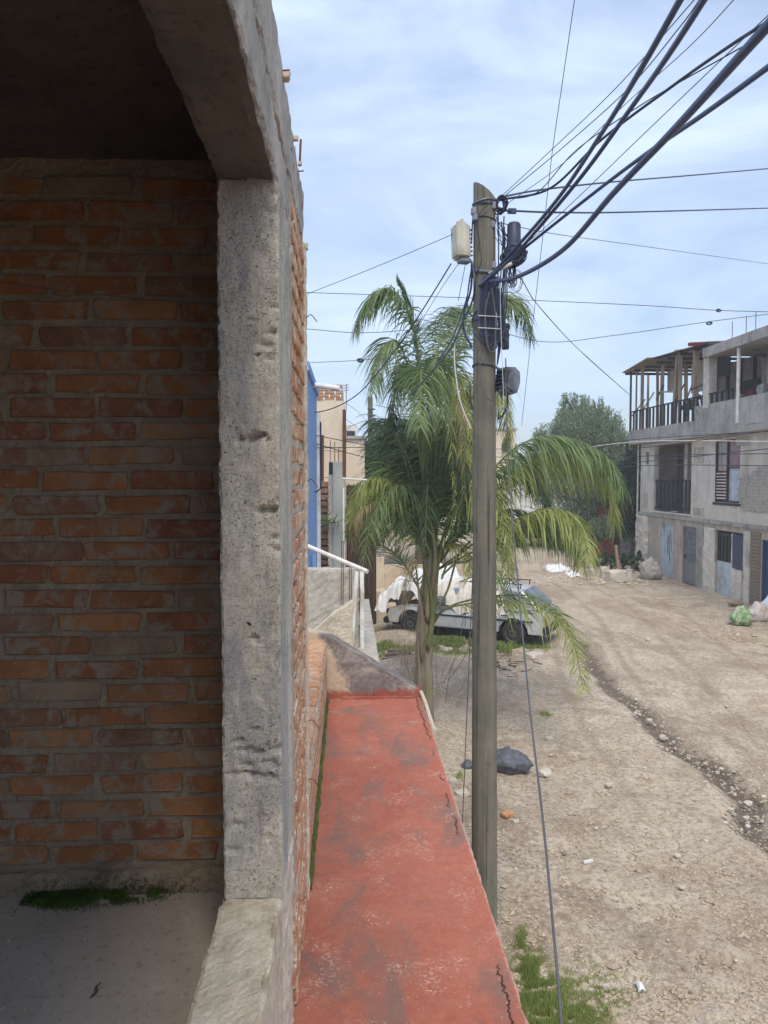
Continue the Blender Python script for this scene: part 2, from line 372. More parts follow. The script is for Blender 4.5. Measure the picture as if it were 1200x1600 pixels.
M_crumb = concrete('crumbling_cream_render', (.55, .47, .35), (.72, .64, .5), (.3, .23, .16), 8, 1, .6, .03)
M_greyc = concrete('grey_green_pillar', (.3, .32, .30), (.42, .44, .41), (.2, .2, .19), 3, .1, .4, .006)
M_fac = concrete('flaked_facade_plaster', (.58, .52, .43), (.78, .73, .64), (.3, .26, .21), 1.0, .12, .55, .02, None, .5)
M_band = concrete('raw_concrete_band', (.33, .31, .28), (.52, .49, .44), (.16, .15, .14), 1.3, .15, .6, .02, None, .6)
M_side = concrete('shabby_side_plaster', (.42, .37, .30), (.62, .55, .45), (.22, .18, .14), 1.5, .3, .6, .03, None, .6)
M_wood = NM('weathered_timber'); M_wood = (lambda m: (m.bump(m.noise(12, 8, .7, 0, (1, 1, .1)), .4, .01), m.done(m.mix(m.ramp(m.noise(8, 8, .7, 0, (1, 1, .1)), [(.3, 0), (.7, 1)]), (.2, .14, .09), (.46, .36, .26)), .9))[1])(M_wood)
M_dwood = simple('dark_timber', (.055, .045, .04), .8, 0, .35, 3, .3)
M_black = simple('black_railing_iron', (.022, .022, .026), .6, .2, .3, 6, .1)
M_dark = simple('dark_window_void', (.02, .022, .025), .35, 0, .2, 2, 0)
M_glass = NM('dusty_glass'); M_glass = M_glass.done(M_glass.mix(M_glass.ramp(M_glass.noise(2, 6), [(.4, 0), (.7, 1)]), (.16, .2, .25), (.3, .35, .4)), .15, 0, .6)
M_bdoor = simple('pale_blue_metal_door', (.52, .6, .68), .55, .1, .1, 3, .05, (.4, .42, .42))
M_gdoor = simple('grey_metal_door', (.25, .255, .25), .55, .2, .2, 6, .2)
M_redw = simple('faded_red_slats', (.36, .09, .08), .7, 0, .2, 3, .1)
M_redwall = simple('dull_red_wall', (.2, .05, .035), .9, 0, .3, 2, .2)
M_car = simple('faded_silver_car_paint', (.54, .555, .57), .35, .3, .1, 2.5, .05, (.38, .38, .37))
M_tyre = simple('tyre_rubber', (.035, .033, .032), .85, 0, .3, 10, .2)
M_rim = simple('dull_alloy_rim', (.45, .43, .4), .5, .5, .2, 10, 0)
M_dplas = simple('black_car_plastic', (.03, .03, .033), .6, 0, .3, 6, .1)
M_tarp = NM('white_plastic_tarp'); M_tarp = (lambda m: (m.bump(m.noise(5, 8, .7, 1.2), .7, .03), m.done(m.mix(m.ramp(m.noise(3, 8, .7, .6), [(.45, 0), (.75, 1)]), (.78, .79, .8), (.6, .58, .55)), .45))[1])(M_tarp)
M_tarpc = NM('cream_cloth_cover'); M_tarpc = (lambda m: (m.bump(m.noise(3, 6, .6, .8), .4, .02), m.done(m.mix(m.ramp(m.noise(2, 8, .7), [(.4, 0), (.75, 1)]), (.7, .66, .58), (.56, .5, .42)), .8))[1])(M_tarpc)
M_bag = NM('black_plastic_bag'); M_bag = (lambda m: (m.bump(m.noise(9, 8, .7, 1.5), .9, .03), m.done((.1, .11, .13), .3, 0, .6))[1])(M_bag)
M_sackg = simple('grey_woven_sack', (.42, .4, .37), .85, 0, .2, 8, .4, (.3, .26, .22), .02)
M_sackp = simple('pinkish_white_sack', (.62, .55, .52), .8, 0, .15, 8, .4, (.5, .42, .38), .02)
M_sackgr = NM('green_printed_sack'); M_sackgr = (lambda m: (m.bump(m.noise(12, 8, .7, 1), .6, .02), m.done(m.mix(m.ramp(m.noise(9, 6, .6, .8), [(.46, 0), (.58, 1)]), (.15, .30, .11), (.46, .46, .36)), .7))[1])(M_sackgr)
def stonem(name, a, b):
    m = NM(name); oi = m.n.new('ShaderNodeObjectInfo')
    c = m.mix(m.ramp(m.noise(14, 8, .7), [(.3, 0), (.7, 1)]), a, b); c = m.mix(m.math('MULTIPLY', oi.outputs['Random'], .35), c, (.3, .24, .18))
    m.bump(m.noise(30, 8, .7), .6, .01); return m.done(c, .95)
M_stone = stonem('pale_stone', (.46, .41, .34), (.66, .61, .53)); M_stonet = stonem('tan_gravel_stone', (.36, .29, .21), (.58, .49, .38)); M_stoneo = stonem('orange_brick_stone', (.5, .22, .09), (.6, .32, .15)); M_stoned = stonem('brown_stone', (.2, .15, .11), (.34, .27, .2))
def leafm(name, a, b, sc=1.5, tr=.35, seed=0):
    m = NM(name); n = m.noise(sc, 5, .6, seed=seed)
    g = m.n.new('ShaderNodeNewGeometry')
    col = m.mix(m.ramp(n, [(.33, 0), (.67, 1)]), a, b)
    col = m.mix(m.math('MULTIPLY', g.outputs['Random Per Island'], .55), col, tuple(v * .6 for v in a))
    m.done(col, .5, 0, .35)
    t = m.n.new('ShaderNodeBsdfTranslucent'); m.l(col, t.inputs['Color']); x = m.n.new('ShaderNodeMixShader'); x.inputs[0].default_value = tr
    m.l(m.b.outputs[0], x.inputs[1]); m.l(t.outputs[0], x.inputs[2]); m.l(x.outputs[0], m.out.inputs['Surface']); return m.m
M_pg = leafm('palm_green', (.15, .23, .085), (.28, .36, .15)); M_pd = leafm('palm_dark_green', (.07, .12, .05), (.14, .2, .085)); M_py = leafm('palm_yellow_green', (.27, .33, .09), (.50, .50, .18), 2.5)
M_pdry = leafm('palm_dry_leaf', (.3, .22, .12), (.42, .33, .2), 2.5)
M_rach = simple('palm_leaf_stalk', (.14, .16, .06), .6, 0, .25, 4, .1)
M_trunk = NM('palm_trunk_sheath'); M_trunk = (lambda m: (m.bump(m.noise(16, 8, .7, 0, (1, 1, .12)), .8, .02), m.done(m.mix(m.ramp(m.noise(9, 6, .65, 0, (1, 1, .1)), [(.44, 0), (.56, 1)]), (.19, .15, .115), m.mix(m.ramp(m.noise(12, 4, .5, 0, (1, 1, .15), 3), [(.5, 0), (.6, 1)]), (.28, .23, .18), (.2, .22, .07))), .85))[1])(M_trunk)
M_bark = simple('tree_bark', (.12, .09, .07), .95, 0, .3, 6, .6, None, .02)
M_tg = leafm('grey_green_feathery_leaf', (.22, .29, .17), (.34, .42, .25), .6, .5); M_td = leafm('dark_ficus_leaf', (.05, .09, .035), (.1, .15, .055), .7, .3); M_tf = leafm('far_tree_leaf', (.1, .15, .1), (.15, .2, .13), .4)
M_grass = leafm('fresh_grass', (.26, .34, .09), (.44, .5, .16), 1.2, .5)
M_weed = leafm('weed_leaf', (.08, .14, .05), (.16, .2, .08), 2, .3)
M_twig = simple('dry_twig', (.28, .22, .16), .9, 0, .2, 10, 0)

# ------------------------------------------------------------ ground
gut = [G(*p) for p in ((905, 1005), (925, 1040), (962, 1082), (1000, 1112), (1035, 1148), (1085, 1185), (1130, 1220), (1200, 1300), (1330, 1450))]
gut = catmull(gut, 6)
gut = [q + Vector((noise.noise(q * 1.3) * .25, noise.noise(q * 1.3 + Vector((5, 5, 5))) * .25, 0)) for q in gut]
GA = np.array([[p.x, p.y] for p in gut])
def gdist(X, Y):
    best = np.full(X.shape, 1e9)
    for a, b in zip(GA, GA[1:]):
        d = b - a; t = np.clip(((X - a[0]) * d[0] + (Y - a[1]) * d[1]) / (d @ d), 0, 1)
        best = np.minimum(best, np.hypot(X - a[0] - t * d[0], Y - a[1] - t * d[1]))
    return best
def grow(a, step, lim, f=1.25):
    o = []; x = a
    while abs(x) < lim: step *= f; x += step; o.append(x)
    return o
xs = np.array(grow(-3, -.12, 2500)[::-1] + list(np.arange(-3, 15.01, .11)) + grow(15, .12, 2500))
ys = np.array(grow(3, -.12, 2500)[::-1] + list(np.arange(3, 14, .09)) + list(np.arange(14, 40.01, .16)) + grow(40, .2, 2800, 1.15))
X, Y = np.meshgrid(xs, ys)
mounds = [(G(700, 1050), .9, .22), (G(620, 1000), .8, .25), (G(740, 1080), .7, .12), (G(870, 1080), 1.3, .08), (G(900, 895), 1.5, .15), (G(1150, 1060), 1.5, .06), (G(640, 1040), .7, .15)]
Z = 0.028 * np.clip(np.minimum(Y, 75) - 30, 0, None)
dg = gdist(X, Y)
inb = (X > -4) & (X < 17) & (Y > 2) & (Y < 45)
Zn = np.zeros_like(Z)
ii = np.argwhere(inb)
for i, j in ii:
    x, y = X[i, j], Y[i, j]
    v = Vector((x, y, 0))
    Zn[i, j] = noise.noise(v * .5) * .05 + noise.noise(v * 1.9) * .03 + noise.noise(v * 5.5) * .017 + noise.noise(v * 3.1 + Vector((9, 9, 9))) ** 2 * .05
Z += Zn - .10 * np.exp(-(dg / .22) ** 2) + .03 * np.exp(-((dg - .45) / .2) ** 2)
for p, r, h in mounds: Z += h * np.exp(-((X - p.x) ** 2 + (Y - p.y) ** 2) / r ** 2)
nx_, ny_ = len(xs), len(ys)
vs = np.stack([X.ravel(), Y.ravel(), Z.ravel()], 1)
idx = np.arange(nx_ * ny_).reshape(ny_, nx_)
fs = np.stack([idx[:-1, :-1].ravel(), idx[:-1, 1:].ravel(), idx[1:, 1:].ravel(), idx[1:, :-1].ravel()], 1)
me = bpy.data.meshes.new('dirt_ground'); me.from_pydata(vs.tolist(), [], fs.tolist())
at = me.attributes.new('wet', 'FLOAT', 'POINT'); wet = np.exp(-(dg / .27) ** 2)
at.data.foreach_set('value', wet.ravel().astype(np.float32))
rx0 = 5.2 + .155 * (Y - 14) + .25 * np.sin(Y * .35)
ruts = sum(np.exp(-((X - rx0 - o_) / .16) ** 2) for o_ in (-.75, .75, 2.1, 3.5)) * np.clip((Y - 6) / 4, 0, 1)
at = me.attributes.new('rut', 'FLOAT', 'POINT'); at.data.foreach_set('value', ruts.ravel().astype(np.float32))
# beaten vehicle track, paler and smoother
tr = np.exp(-(((X - (5.4 + .16 * (Y - 14))) / 2.1) ** 2)) * np.clip((Y - 10) / 5, 0, 1)
at = me.attributes.new('track', 'FLOAT', 'POINT'); at.data.foreach_set('value', tr.ravel().astype(np.float32))
me.polygons.foreach_set('use_smooth', [True] * len(me.polygons))
def groundmat():
    m = NM('dry_dirt_and_gravel')
    def attr(n): a = m.n.new('ShaderNodeAttribute'); a.attribute_name = n; return a.outputs['Fac']
    c = m.mix(m.ramp(m.noise(.55, 12, .72, .3), [(.36, 0), (.64, 1)]), (.36, .28, .20), (.56, .48, .375))
    c = m.mix(m.ramp(m.noise(1.7, 10, .7, .4, seed=2), [(.5, 0), (.62, .8)]), c, (.60, .52, .40))
    c = m.mix(m.ramp(m.noise(2.6, 10, .7, .2, seed=5), [(.56, 0), (.66, .7)]), c, (.22, .155, .10))
    c = m.mix(m.ramp(m.noise(.9, 6, .6, seed=9), [(.6, 0), (.7, .6)]), c, (.36, .22, .13))
    c = m.mix(m.math('MULTIPLY', attr('track'), .55), c, (.60, .51, .41))
    rf = m.math('ADD', attr('rut'), m.math('MULTIPLY', m.math('SUBTRACT', m.noise(1.1, 10, .75, seed=36), .5), 2.2)); c = m.mix(m.ramp(rf, [(.5, 0), (1.0, .6)]), c, (.30, .235, .17))
    c = m.mix(m.ramp(m.noise(.35, 10, .75, .8, (1, .5, 1), 31), [(.5, 0), (.58, .6)]), c, (.25, .185, .13))
    peb = m.vor(26); pc = m.vor(26, 'F1', 'Color')
    pm = m.math('MULTIPLY', m.ramp(peb, [(.26, 1), (.36, 0)]), m.ramp(m.noise(1.3, 8, .7, seed=7), [(.42, 0), (.58, 1)]))
    c = m.mix(m.math('MULTIPLY', pm, .85), c, m.mix(m.ramp(pc, [(.2, 0), (.8, 1)]), (.3, .24, .18), (.70, .63, .53)))
    pb3 = m.vor(60); c = m.mix(m.math('MULTIPLY', m.ramp(pb3, [(.2, .8), (.33, 0)]), m.ramp(m.noise(2.1, 8, .7, seed=27), [(.46, 0), (.58, 1)])), c, (.68, .62, .52))
    c = m.mix(m.ramp(m.noise(16, 8, .75, seed=4), [(.40, .65), (.54, 0)]), c, (.2, .15, .11))
    wf = m.math('ADD', attr('wet'), m.math('MULTIPLY', m.math('SUBTRACT', m.noise(3, 12, .8, seed=6), .5), 1.9))
    c = m.mix(m.ramp(wf, [(.42, 0), (.85, .85)]), c, (.13, .10, .08))
    m.bump(m.noise(4, 10, .75), .7, .05); m.bump(pm, .5, .02); m.bump(m.noise(40, 6, .7), .5, .01)
    return m.done(c, .97, 0, .15)
me.materials.append(groundmat())
go = bpy.data.objects.new('ground', me); COL.objects.link(go); tag(go, kind='structure')

# ------------------------------------------------------------ the house we stand in
FX = -.176           # street face of the wall
house = thing('brick_house', 'unfinished brick house at left with rough concrete column and dark open room', 'house', (-1.5, 1.5, 0))
ZL = EYE - 1.71      # red ledge top
ZF = EYE - 1.34      # room floor
MB().box(-4.5, FX - .004, -3.5, 5.72, -.3, ZL - .1).build('lower_wall', M_stucco, house)
MB().rough(-4.4, -.33, 1.0, 2.42, ZF - .3, ZF, .06, .006, 1.5).build('room_floor', M_floor, house, smooth=True)
MB().rough(-4.4, -.33, -3.4, .998, ZF - .3, ZF - .03, .08, .02, 2.5).build('unseen_dark_floor', M_darkfloor, house, smooth=True)  # dark floor added out of view to cut sunlit bounce onto the wall
MB().box(-4.4, -.33, 2.55, 5.7, ZL - .099, ZL + .06).build('terrace_floor', M_floor, house)
# ceiling slab and rim
def slabdig(p): return Vector((0, 0, 0))
MB().rough(-4.4, FX - .004, -.8, 3.0, EYE + .985, EYE + 1.09, .05, .008, 3, 1, .5, edge=.012).build('ceiling_slab', M_ceildim, house)  # stops short out of view; open gap added to let skylight in
MB().rough(-.328, FX, -3.3, 3.0, EYE + .90, EYE + 1.115, .022, .006, 4, 4, .6, edge=.012).build('roof_edge', M_beam, house)
MB().rough(-.326, FX - .002, -3.3, 2.27, EYE + .745, EYE + .895, .015, .004, 5, 2, .6, edge=.008).build('lintel_beam', [M_beam], house)
# lintel soffit: a thin dark plaster skin under the beam
MB().rough(-.325, FX - .008, -3.2, 1.895, EYE + .733, EYE + .743, .02, .003, 4, 9, .6, edge=.004).build('lintel_soffit', M_ceildim, house)
# column
pits = []
for (px, py, r, dp) in [(385, 683, 9, .014), (398, 684, 8, .018), (408, 680, 7, .016), (375, 688, 7, .012), (418, 797, 10, .02), (405, 799, 7, .012), (430, 795, 8, .014),
                        (390, 500, 6, .007), (415, 540, 9, .012), (425, 520, 7, .012), (420, 560, 8, .01), (430, 480, 7, .01), (436, 860, 9, .012), (428, 840, 7, .01),
                        (372, 1160, 7, .012), (385, 1172, 9, .014), (402, 1176, 9, .016), (395, 1210, 8, .014), (415, 1215, 10, .016), (430, 1200, 8, .01), (435, 1170, 8, .012),
                        (395, 997, 6, .014), (420, 1310, 6, .008), (365, 1210, 8, .012), (420, 1190, 7, .01), (385, 1195, 7, .01), (437, 330, 10, .014), (430, 300, 7, .01), (370, 1290, 8, .01), (400, 1140, 6, .01), (365, 1330, 8, .012)]:
    q = P(px, py, 1.9); pits.append((q.x, q.z, r * 1.9 / FPX, dp))
def coldig(p):
    d = Vector((0, 0, 0))
    if p.y < 1.93:
        for x, z, r, dp in pits:
            e = ((p.x - x) / (r * 1.35)) ** 2 + ((p.z - z) / (r * .62)) ** 2
            e *= 1 + 1.2 * noise.noise(p * 60)
            if e < 4: d.y += dp * math.exp(-max(e, 0) * 1.1)
    return d
MB().rough(-.326, FX, 1.9, 2.275, EYE - 1.10, EYE + .742, .0062, .003, 7, 3, .7, coldig, edge=.006).build('corner_column', M_colc, house)
MB().rough(-.332, FX - .003, .37, 1.93, ZL - .06, EYE - 1.095, .010, .0045, 15, 5, .55, edge=.02).build('sill_curb', M_curb, house)
cb = MB()
for y0 in np.arange(-2.6, 2.1, .27):
    for k in range(5):
        pass
# brick meshes (rounded, chipped outline, proud of the joints)
def brickmesh(L, H, D, seed, mat, n=5):
    rnd = random.Random(seed); pts = []
    hx, hz = L / 2, H / 2; r = min(hz * .35, .010)
    for cx, cz, a0 in ((hx - r, -hz + r, -90), (hx - r, hz - r, 0), (-hx + r, hz - r, 90), (-hx + r, -hz + r, 180)):
        for k in range(3):
            a = R(a0 + 45 * k); pts.append((cx + r * math.cos(a) + rnd.uniform(-.007, .006), cz + r * math.sin(a) + rnd.uniform(-.004, .004)))
        # extra point along the side that follows
    N = len(pts)
    fr = [(x, -D + rnd.uniform(-.0018, .0018), z) for x, z in [(a * .975, b * .9) for a, b in pts]]
    mid = [(x, -D + .0035, z) for x, z in pts]; bk = [(x, 0, z) for x, z in pts]
    me = bpy.data.meshes.new('brick')
    fs = [tuple(range(N))] + [(N + i, N + (i + 1) % N, (i + 1) % N, i) for i in range(N)] + [(2 * N + i, 2 * N + (i + 1) % N, N + (i + 1) % N, N + i) for i in range(N)]
    me.from_pydata(fr + mid + bk, [], fs); me.materials.append(mat); return me
def place_bricks(parent, meshes, origin, u, nrm_rot, u0, u1, z0, z1, L, H, jit=.004, joint=.02, skip=None, rz=0):
    """running bond on a vertical plane: origin + u*s; brick front faces local -Y rotated by rz"""
    off = WL[parent.name]; z = z0; row = 0
    while z + H * .6 < z1:
        s = u0 + (L * .5 if row % 2 else 0) - L + random.uniform(-.03, .03)
        while s < u1:
            a, b = max(s + joint / 2, u0), min(s + L - joint / 2, u1)
            if b - a > .04:
                c = (a + b) / 2; me = random.choice(meshes); o = bpy.data.objects.new('brick', me); COL.objects.link(o); o.parent = parent
                p = Vector(origin) + Vector(u) * c + Vector((0, 0, z + H / 2 + random.uniform(-jit, jit)))
                o.location = p - off; o.rotation_euler = (random.uniform(-.01, .01), random.uniform(-.012, .012), rz)
                o.scale = ((b - a) / (L - joint), random.uniform(.94, 1.05), random.uniform(.92, 1.06))
            s += L + random.uniform(-.012, .012)
        z += H; row += 1
# room back wall at y=2.4
bw = MB().rough(-1.62, -.31, 2.4, 2.54, ZF - .05, EYE + .99, .0125, .0042, 16, 6, 1.0).box(-4.35, -1.61, 2.41, 2.54, ZF - .05, EYE + .99).build('room_wall', M_mort, house)
bms = [brickmesh(.262, .060, .0065, k, M_brick) for k in range(7)]
place_bricks(bw, bms, (0, 2.398, 0), (1, 0, 0), None, -1.5, -.34, ZF + .085, EYE + .95, .28, .0755, joint=.018)
MB().rough(-1.9, -.34, 2.372, 2.398, ZF - .01, ZF + .075, .02, .009, 9, 8, .8).build('wall_footing', M_mort, house)
MB().box(-4.5, -4.38, -3.5, 2.4, ZF - .1, EYE + 1.0).build('far_room_wall', M_ceildim, house)  # unseen; darkened to weaken the fill light in the room
MB().box(-4.5, -.33, -3.6, -3.42, ZF - .1, EYE + 1.0).build('rear_room_wall', M_ceildim, house)  # also unseen, its dark tone set to reduce bounced light
MB().box(-.312, FX - .006, -3.4, .36, ZL - .05, EYE + .73).build('light_blocking_wall', M_ceildim, house)  # unseen wall added to narrow the opening and darken the room
# moss at the foot of the room wall
def blotch(pts, zf, res=14, amp=.02, thick=.012):
    pass
def mossheap(name, x0, x1, y0, y1, z, h, parent, mat, nseed=0, res=.008):
    nx, ny = int((x1 - x0) / res), int((y1 - y0) / res); v = []; f = []
    for i in range(nx + 1):
        for j in range(ny + 1):
            x = x0 + (x1 - x0) * i / nx; y = y0 + (y1 - y0) * j / ny
            u = min(i, nx - i) / nx * 2; t = min(j / ny * 1.0, 1)
            e = min(u * 2.5, 1) * min(1, t * 1.6)
            hh = h * (e + .9 * noise.noise(Vector((x * 14 + nseed, y * 14, 0))) - .25) + .002 * noise.noise(Vector((x * 150, y * 150, nseed)))
            v.append((x, y, z + hh))
    for i in range(nx):
        for j in range(ny):
            a = i * (ny + 1) + j; f.append((a, a + ny + 1, a + ny + 2, a + 1))
    m = MB(); m.add(v, f); o = m.build(name, mat, parent, smooth=True); o['kind'] = 'stuff'; return o
def tufts(name, n, fn, h, w_, mat, parent=None, seed=0):
    g = np.random.default_rng(seed); m = MB()
    for k in range(n):
        q, sc_ = fn(g); hh = h * g.uniform(.4, 1.2) * sc_; an = g.uniform(0, 6.28); d = Vector((math.cos(an), math.sin(an), 0)); s_ = Vector((-d.y, d.x, 0)) * w_
        m.add([q - s_, q + s_, q + d * hh * g.uniform(.2, 1) + Vector((0, 0, hh))], [(0, 1, 2)])
    o = m.build(name, mat, parent); o['kind'] = 'stuff'; return o
mq0, mq1 = P(40, 1400, 2.36), P(285, 1400, 2.36)
def mossfn(g):
    while True:
        u = min(1, max(0, g.choice([.2, .38, .62], p=[.3, .4, .3]) + .13 * g.normal())); x = mq0.x + (mq1.x - mq0.x) * u; y = 2.37 - abs(g.normal()) * .028 * (1.2 - .5 * u) - .0
        if noise.noise(Vector((x * 11, y * 22, 3))) > -.12 + .5 * g.random() - .2: return Vector((x, y, ZF + .002 + max(0, y - 2.345) * .5)), 1.0
tufts('moss', 9000, mossfn, .009, .0022, M_mossg, house, 3)
tufts('moss', 1300, lambda g: (Vector((mq0.x + (mq1.x - mq0.x) * (.55 + .28 * g.normal()), 2.366, ZF + abs(g.normal()) * .03)), 1.0), .006, .002, M_moss, house, 4)
# street-side strip: bricks toothed beside the column
fw = MB().rough(-.312, FX - .006, 2.29, 2.95, ZL - .05, EYE + .90, .03, .005, 8, 7, .7).build('street_wall', M_mortL, house)
bmf = [brickmesh(.255, .05, .012, 20 + k, M_brickF) for k in range(6)]
place_bricks(fw, bmf, (FX - .007, 0, 0), (0, 1, 0), None, 2.30, 2.925, ZL + .0, EYE + .88, .275, .076, rz=R(90), joint=.03, jit=.006)
MB().rough(-.33, FX + .012, 2.94, 3.01, ZL - .03, EYE + .91, .014, .005, 9, 11, .8, edge=.006).build('wall_end_render', M_mortL, house)
MB().rough(-.30, FX + .004, 2.268, 2.30, EYE - 1.3, EYE + .89, .012, .003, 9, 12, .6, edge=.004).build('render_seam', M_beam, house)
# curb street face: few bricks showing
cw = MB().rough(-.32, FX - .002, 1.94, 2.30, ZL - .06, EYE - 1.102, .016, .008, 8, 15, .7, edge=.01).build('column_footing', M_mortL, house)
# rebar stubs and mortar lumps at the roof edge
for (px, py, L_) in [(429, 56, .012), (446, 112, .01), (448, 157, .008), (470, 247, .008)]:
    d = .176 * FPX / max(545 - px, 20); q = Vector((FX, d, EYE + 1.09))
    MB().tube([q - Vector((.03, 0, 0)), q + Vector((L_ + .01, 0, .004))], .0022, 6).build('rebar_stub', M_rust, house)
q = Vector((FX + .005, 2.7, EYE + 1.1)); MB().tube([q, q + Vector((.004, 0, .09))], .004, 6).build('rebar_stub', M_rust, house)
for (px, r) in [(447, .010), (462, .007), (476, .011), (468, .006)]:
    d = .176 * FPX / (545 - px); q = Vector((FX + .008, min(d, 2.98), EYE + 1.09 - (.19 if px == 476 else 0)))
    MB().rough(q.x - r, q.x + r, q.y - r, q.y + r, q.z - r, q.z + r, r * .5, r * .5, 40, px, .6).build('mortar_lump', M_mortL, house, smooth=True)
# little wires poking from the wall end
for z in (EYE + .62, EYE - .02, EYE - .98, EYE - 1.22):
    q = Vector((FX + .01, 2.96, z)); MB().tube(catmull([q, q + Vector((.02, -.02, .01)), q + Vector((.045, -.03, -.02))], 4), .0018, 5).build('tie_wire', M_rust, house)
# red ledge
led = MB().rough(FX - .03, .560, -3.4, 5.70, ZL - .11, ZL, .028, .004, 5, 13, .5, edge=.004).build('ledge', M_red, house, smooth=False)
# move ledge material origin: object coords are relative to the house empty
# triangular wing wall at the far end
zg = ZL
gl = P(515, 995, 5.72); 
gus_o = MB()
poly = [(FX - .15, EYE - 1.71 - .12), (.555, EYE - 1.71 - .12), (.565, EYE - 1.71 + .025), (.52, EYE - 1.71 + .06), (FX + .015, EYE - 1.225), (FX - .15, EYE - 1.19)]
def ramp_wall(m, poly, y0, y1, res, amp, seed):
    """prism with gridded faces"""
    n = 26; top = lambda x: np.interp(x, [poly[5][0], poly[4][0], poly[3][0], poly[2][0]], [poly[5][1], poly[4][1], poly[3][1], poly[2][1]])
    zb = poly[0][1]; x0, x1 = poly[0][0], poly[2][0]; nx, nz, ny = 70, 34, 9; vid = {}; vs = []; fs = []
    def V(i, j, k):
        if (i, j, k) not in vid:
            x = x0 + (x1 - x0) * i / nx; zt = float(top(x)); p = Vector((x, y0 + (y1 - y0) * j / ny, zb + (zt - zb) * k / nz)); q = p + Vector((seed, 0, 0))
            vid[(i, j, k)] = len(vs); vs.append(p + noise.noise_vector(q * 9) * amp + noise.noise_vector(q * 45) * amp * .6)
        return vid[(i, j, k)]
    for i in range(nx):
        for k in range(nz): fs.append((V(i, 0, k), V(i + 1, 0, k), V(i + 1, 0, k + 1), V(i, 0, k + 1))); fs.append((V(i, ny, k), V(i, ny, k + 1), V(i + 1, ny, k + 1), V(i + 1, ny, k)))
        for j in range(ny): fs.append((V(i, j, nz), V(i + 1, j, nz), V(i + 1, j + 1, nz), V(i, j + 1, nz)))
    for j in range(ny):
        for k in range(nz): fs.append((V(0, j, k), V(0, j, k + 1), V(0, j + 1, k + 1), V(0, j + 1, k))); fs.append((V(nx, j, k), V(nx, j + 1, k), V(nx, j + 1, k + 1), V(nx, j, k + 1)))
    m.add(vs, fs)
gm = MB(); ramp_wall(gm, poly, 5.705, 5.86, .02, .004, 2)
gw = thing('wing_wall', 'small triangular stained concrete wing wall closing the far end of the red ledge', 'wall', (0, 5.71, ZL))
gm.build('render_face', M_gus, gw)
MB().tube(catmull([(.557, 5.70, ZL + .04), (.572, 5.5, ZL + .012), (.571, 5.2, ZL + .006), (.571, 4.9, ZL + .003)], 6), [.014] * 19, 6).build('pale_lip', M_mortL, gw)
MB().rough(-.06, .5, 5.66, 5.70, ZL - .004, ZL + .012, .012, .006, 20, 4, .7).build('broken_joint', M_gus, gw)
# low parapet with exposed brick top
par = thing('parapet_wall', 'low brick parapet with exposed orange bricks on top beside the red ledge', 'wall', (FX - .1, 4.3, ZL))
pb = MB().rough(FX - .21, FX - .006, 3.02, 5.70, ZL - .04, EYE - 1.29, .03, .007, 7, 3, .8).build('mortar_core', M_mortL, par)
bmp = [brickmesh(.3, .055, .01, 40 + k, M_brickP) for k in range(5)]
place_bricks(pb, bmp, (FX - .006, 0, 0), (0, 1, 0), None, 3.04, 5.68, ZL + .03, EYE - 1.33, .33, .08, rz=R(90), joint=.022)
off = WL[pb.name]
y = 3.05
for k in range(8):
    L_ = .335 + random.uniform(-.02, .02); yc = y + L_ / 2; y += L_ + .004
    m_ = MB().rough(-.1, .1, -L_ / 2 + .008, L_ / 2 - .008, -.02, .03, .022, .006, 11, k + 2, .7, edge=.01).build('brick', M_brickP, None)
    m_.parent = pb; m_.location = Vector((FX - .104, yc, EYE - 1.29 + random.uniform(-.004, .006))) - off; m_.rotation_euler = (random.uniform(-.02, .02), 0, random.uniform(-.04, .04))
def mossstrip():
    m = MB(); vs = []; fs = []; n = 170
    for i in range(n + 1):
        y_ = 3.02 + (5.66 - 3.02) * i / n; nn = noise.noise(Vector((y_ * 9, 0, 4))); w_ = .018 + .012 * nn; h = .03 + .02 * noise.noise(Vector((y_ * 13, 3, 0)))
        for k in range(5):
            t = k / 4; vs.append((FX + .004 + w_ * t + .003 * noise.noise(Vector((y_ * 80, k, 0))), y_, ZL + h * (1 - t) ** 1.6 + .002 + .003 * noise.noise(Vector((y_ * 90, k, 7)))))
    for i in range(n):
        for k in range(4): a = i * 5 + k; fs.append((a, a + 1, a + 6, a + 5))
    m.add(vs, fs); o = m.build('moss', M_moss, par, smooth=True); o['kind'] = 'stuff'
mossstrip()
# dead leaf / lizard-like twig, pebbles on room floor
q = P(140, 1575, 1164 * 1.34 / 830)
o = MB().tube(catmull([(0, 0, .006), (.01, .02, .01), (.004, .04, .008), (.012, .055, .012)], 5), [.001, .002, .003, .003, .003, .004, .004, .004, .004, .003, .003, .003, .002, .002, .002, .001], 6).build('dry_twig', M_bark, None, )
o.location = (q.x, q.y, ZF); tag(o, 'small dark dry twig lying on the cement room floor', 'twig')
pm = MB()
for k in range(70):
    x = random.uniform(-1.2, -.36); y_ = random.uniform(1.3, 2.3); r = random.choice([.0015, .002, .003, .0045]); pm.box(x - r, x + r, y_ - r, y_ + r, ZF + .001, ZF + .001 + r * 1.4, M=None)
tag(pm.build('floor_crumbs', M_mortL, None), 'tiny pale mortar crumbs scattered over the cement room floor', 'rubble', kind='stuff')
a, b = P(-40, 436, 2.3), P(352, 478, 2.3)
tag(MB().tube(catmull([a, (a + b) / 2 - Vector((0, 0, .006)), b], 10), .0012, 5).build('room_wire', M_cableG, None), 'thin grey wire strung across the dark room wall', 'wire')

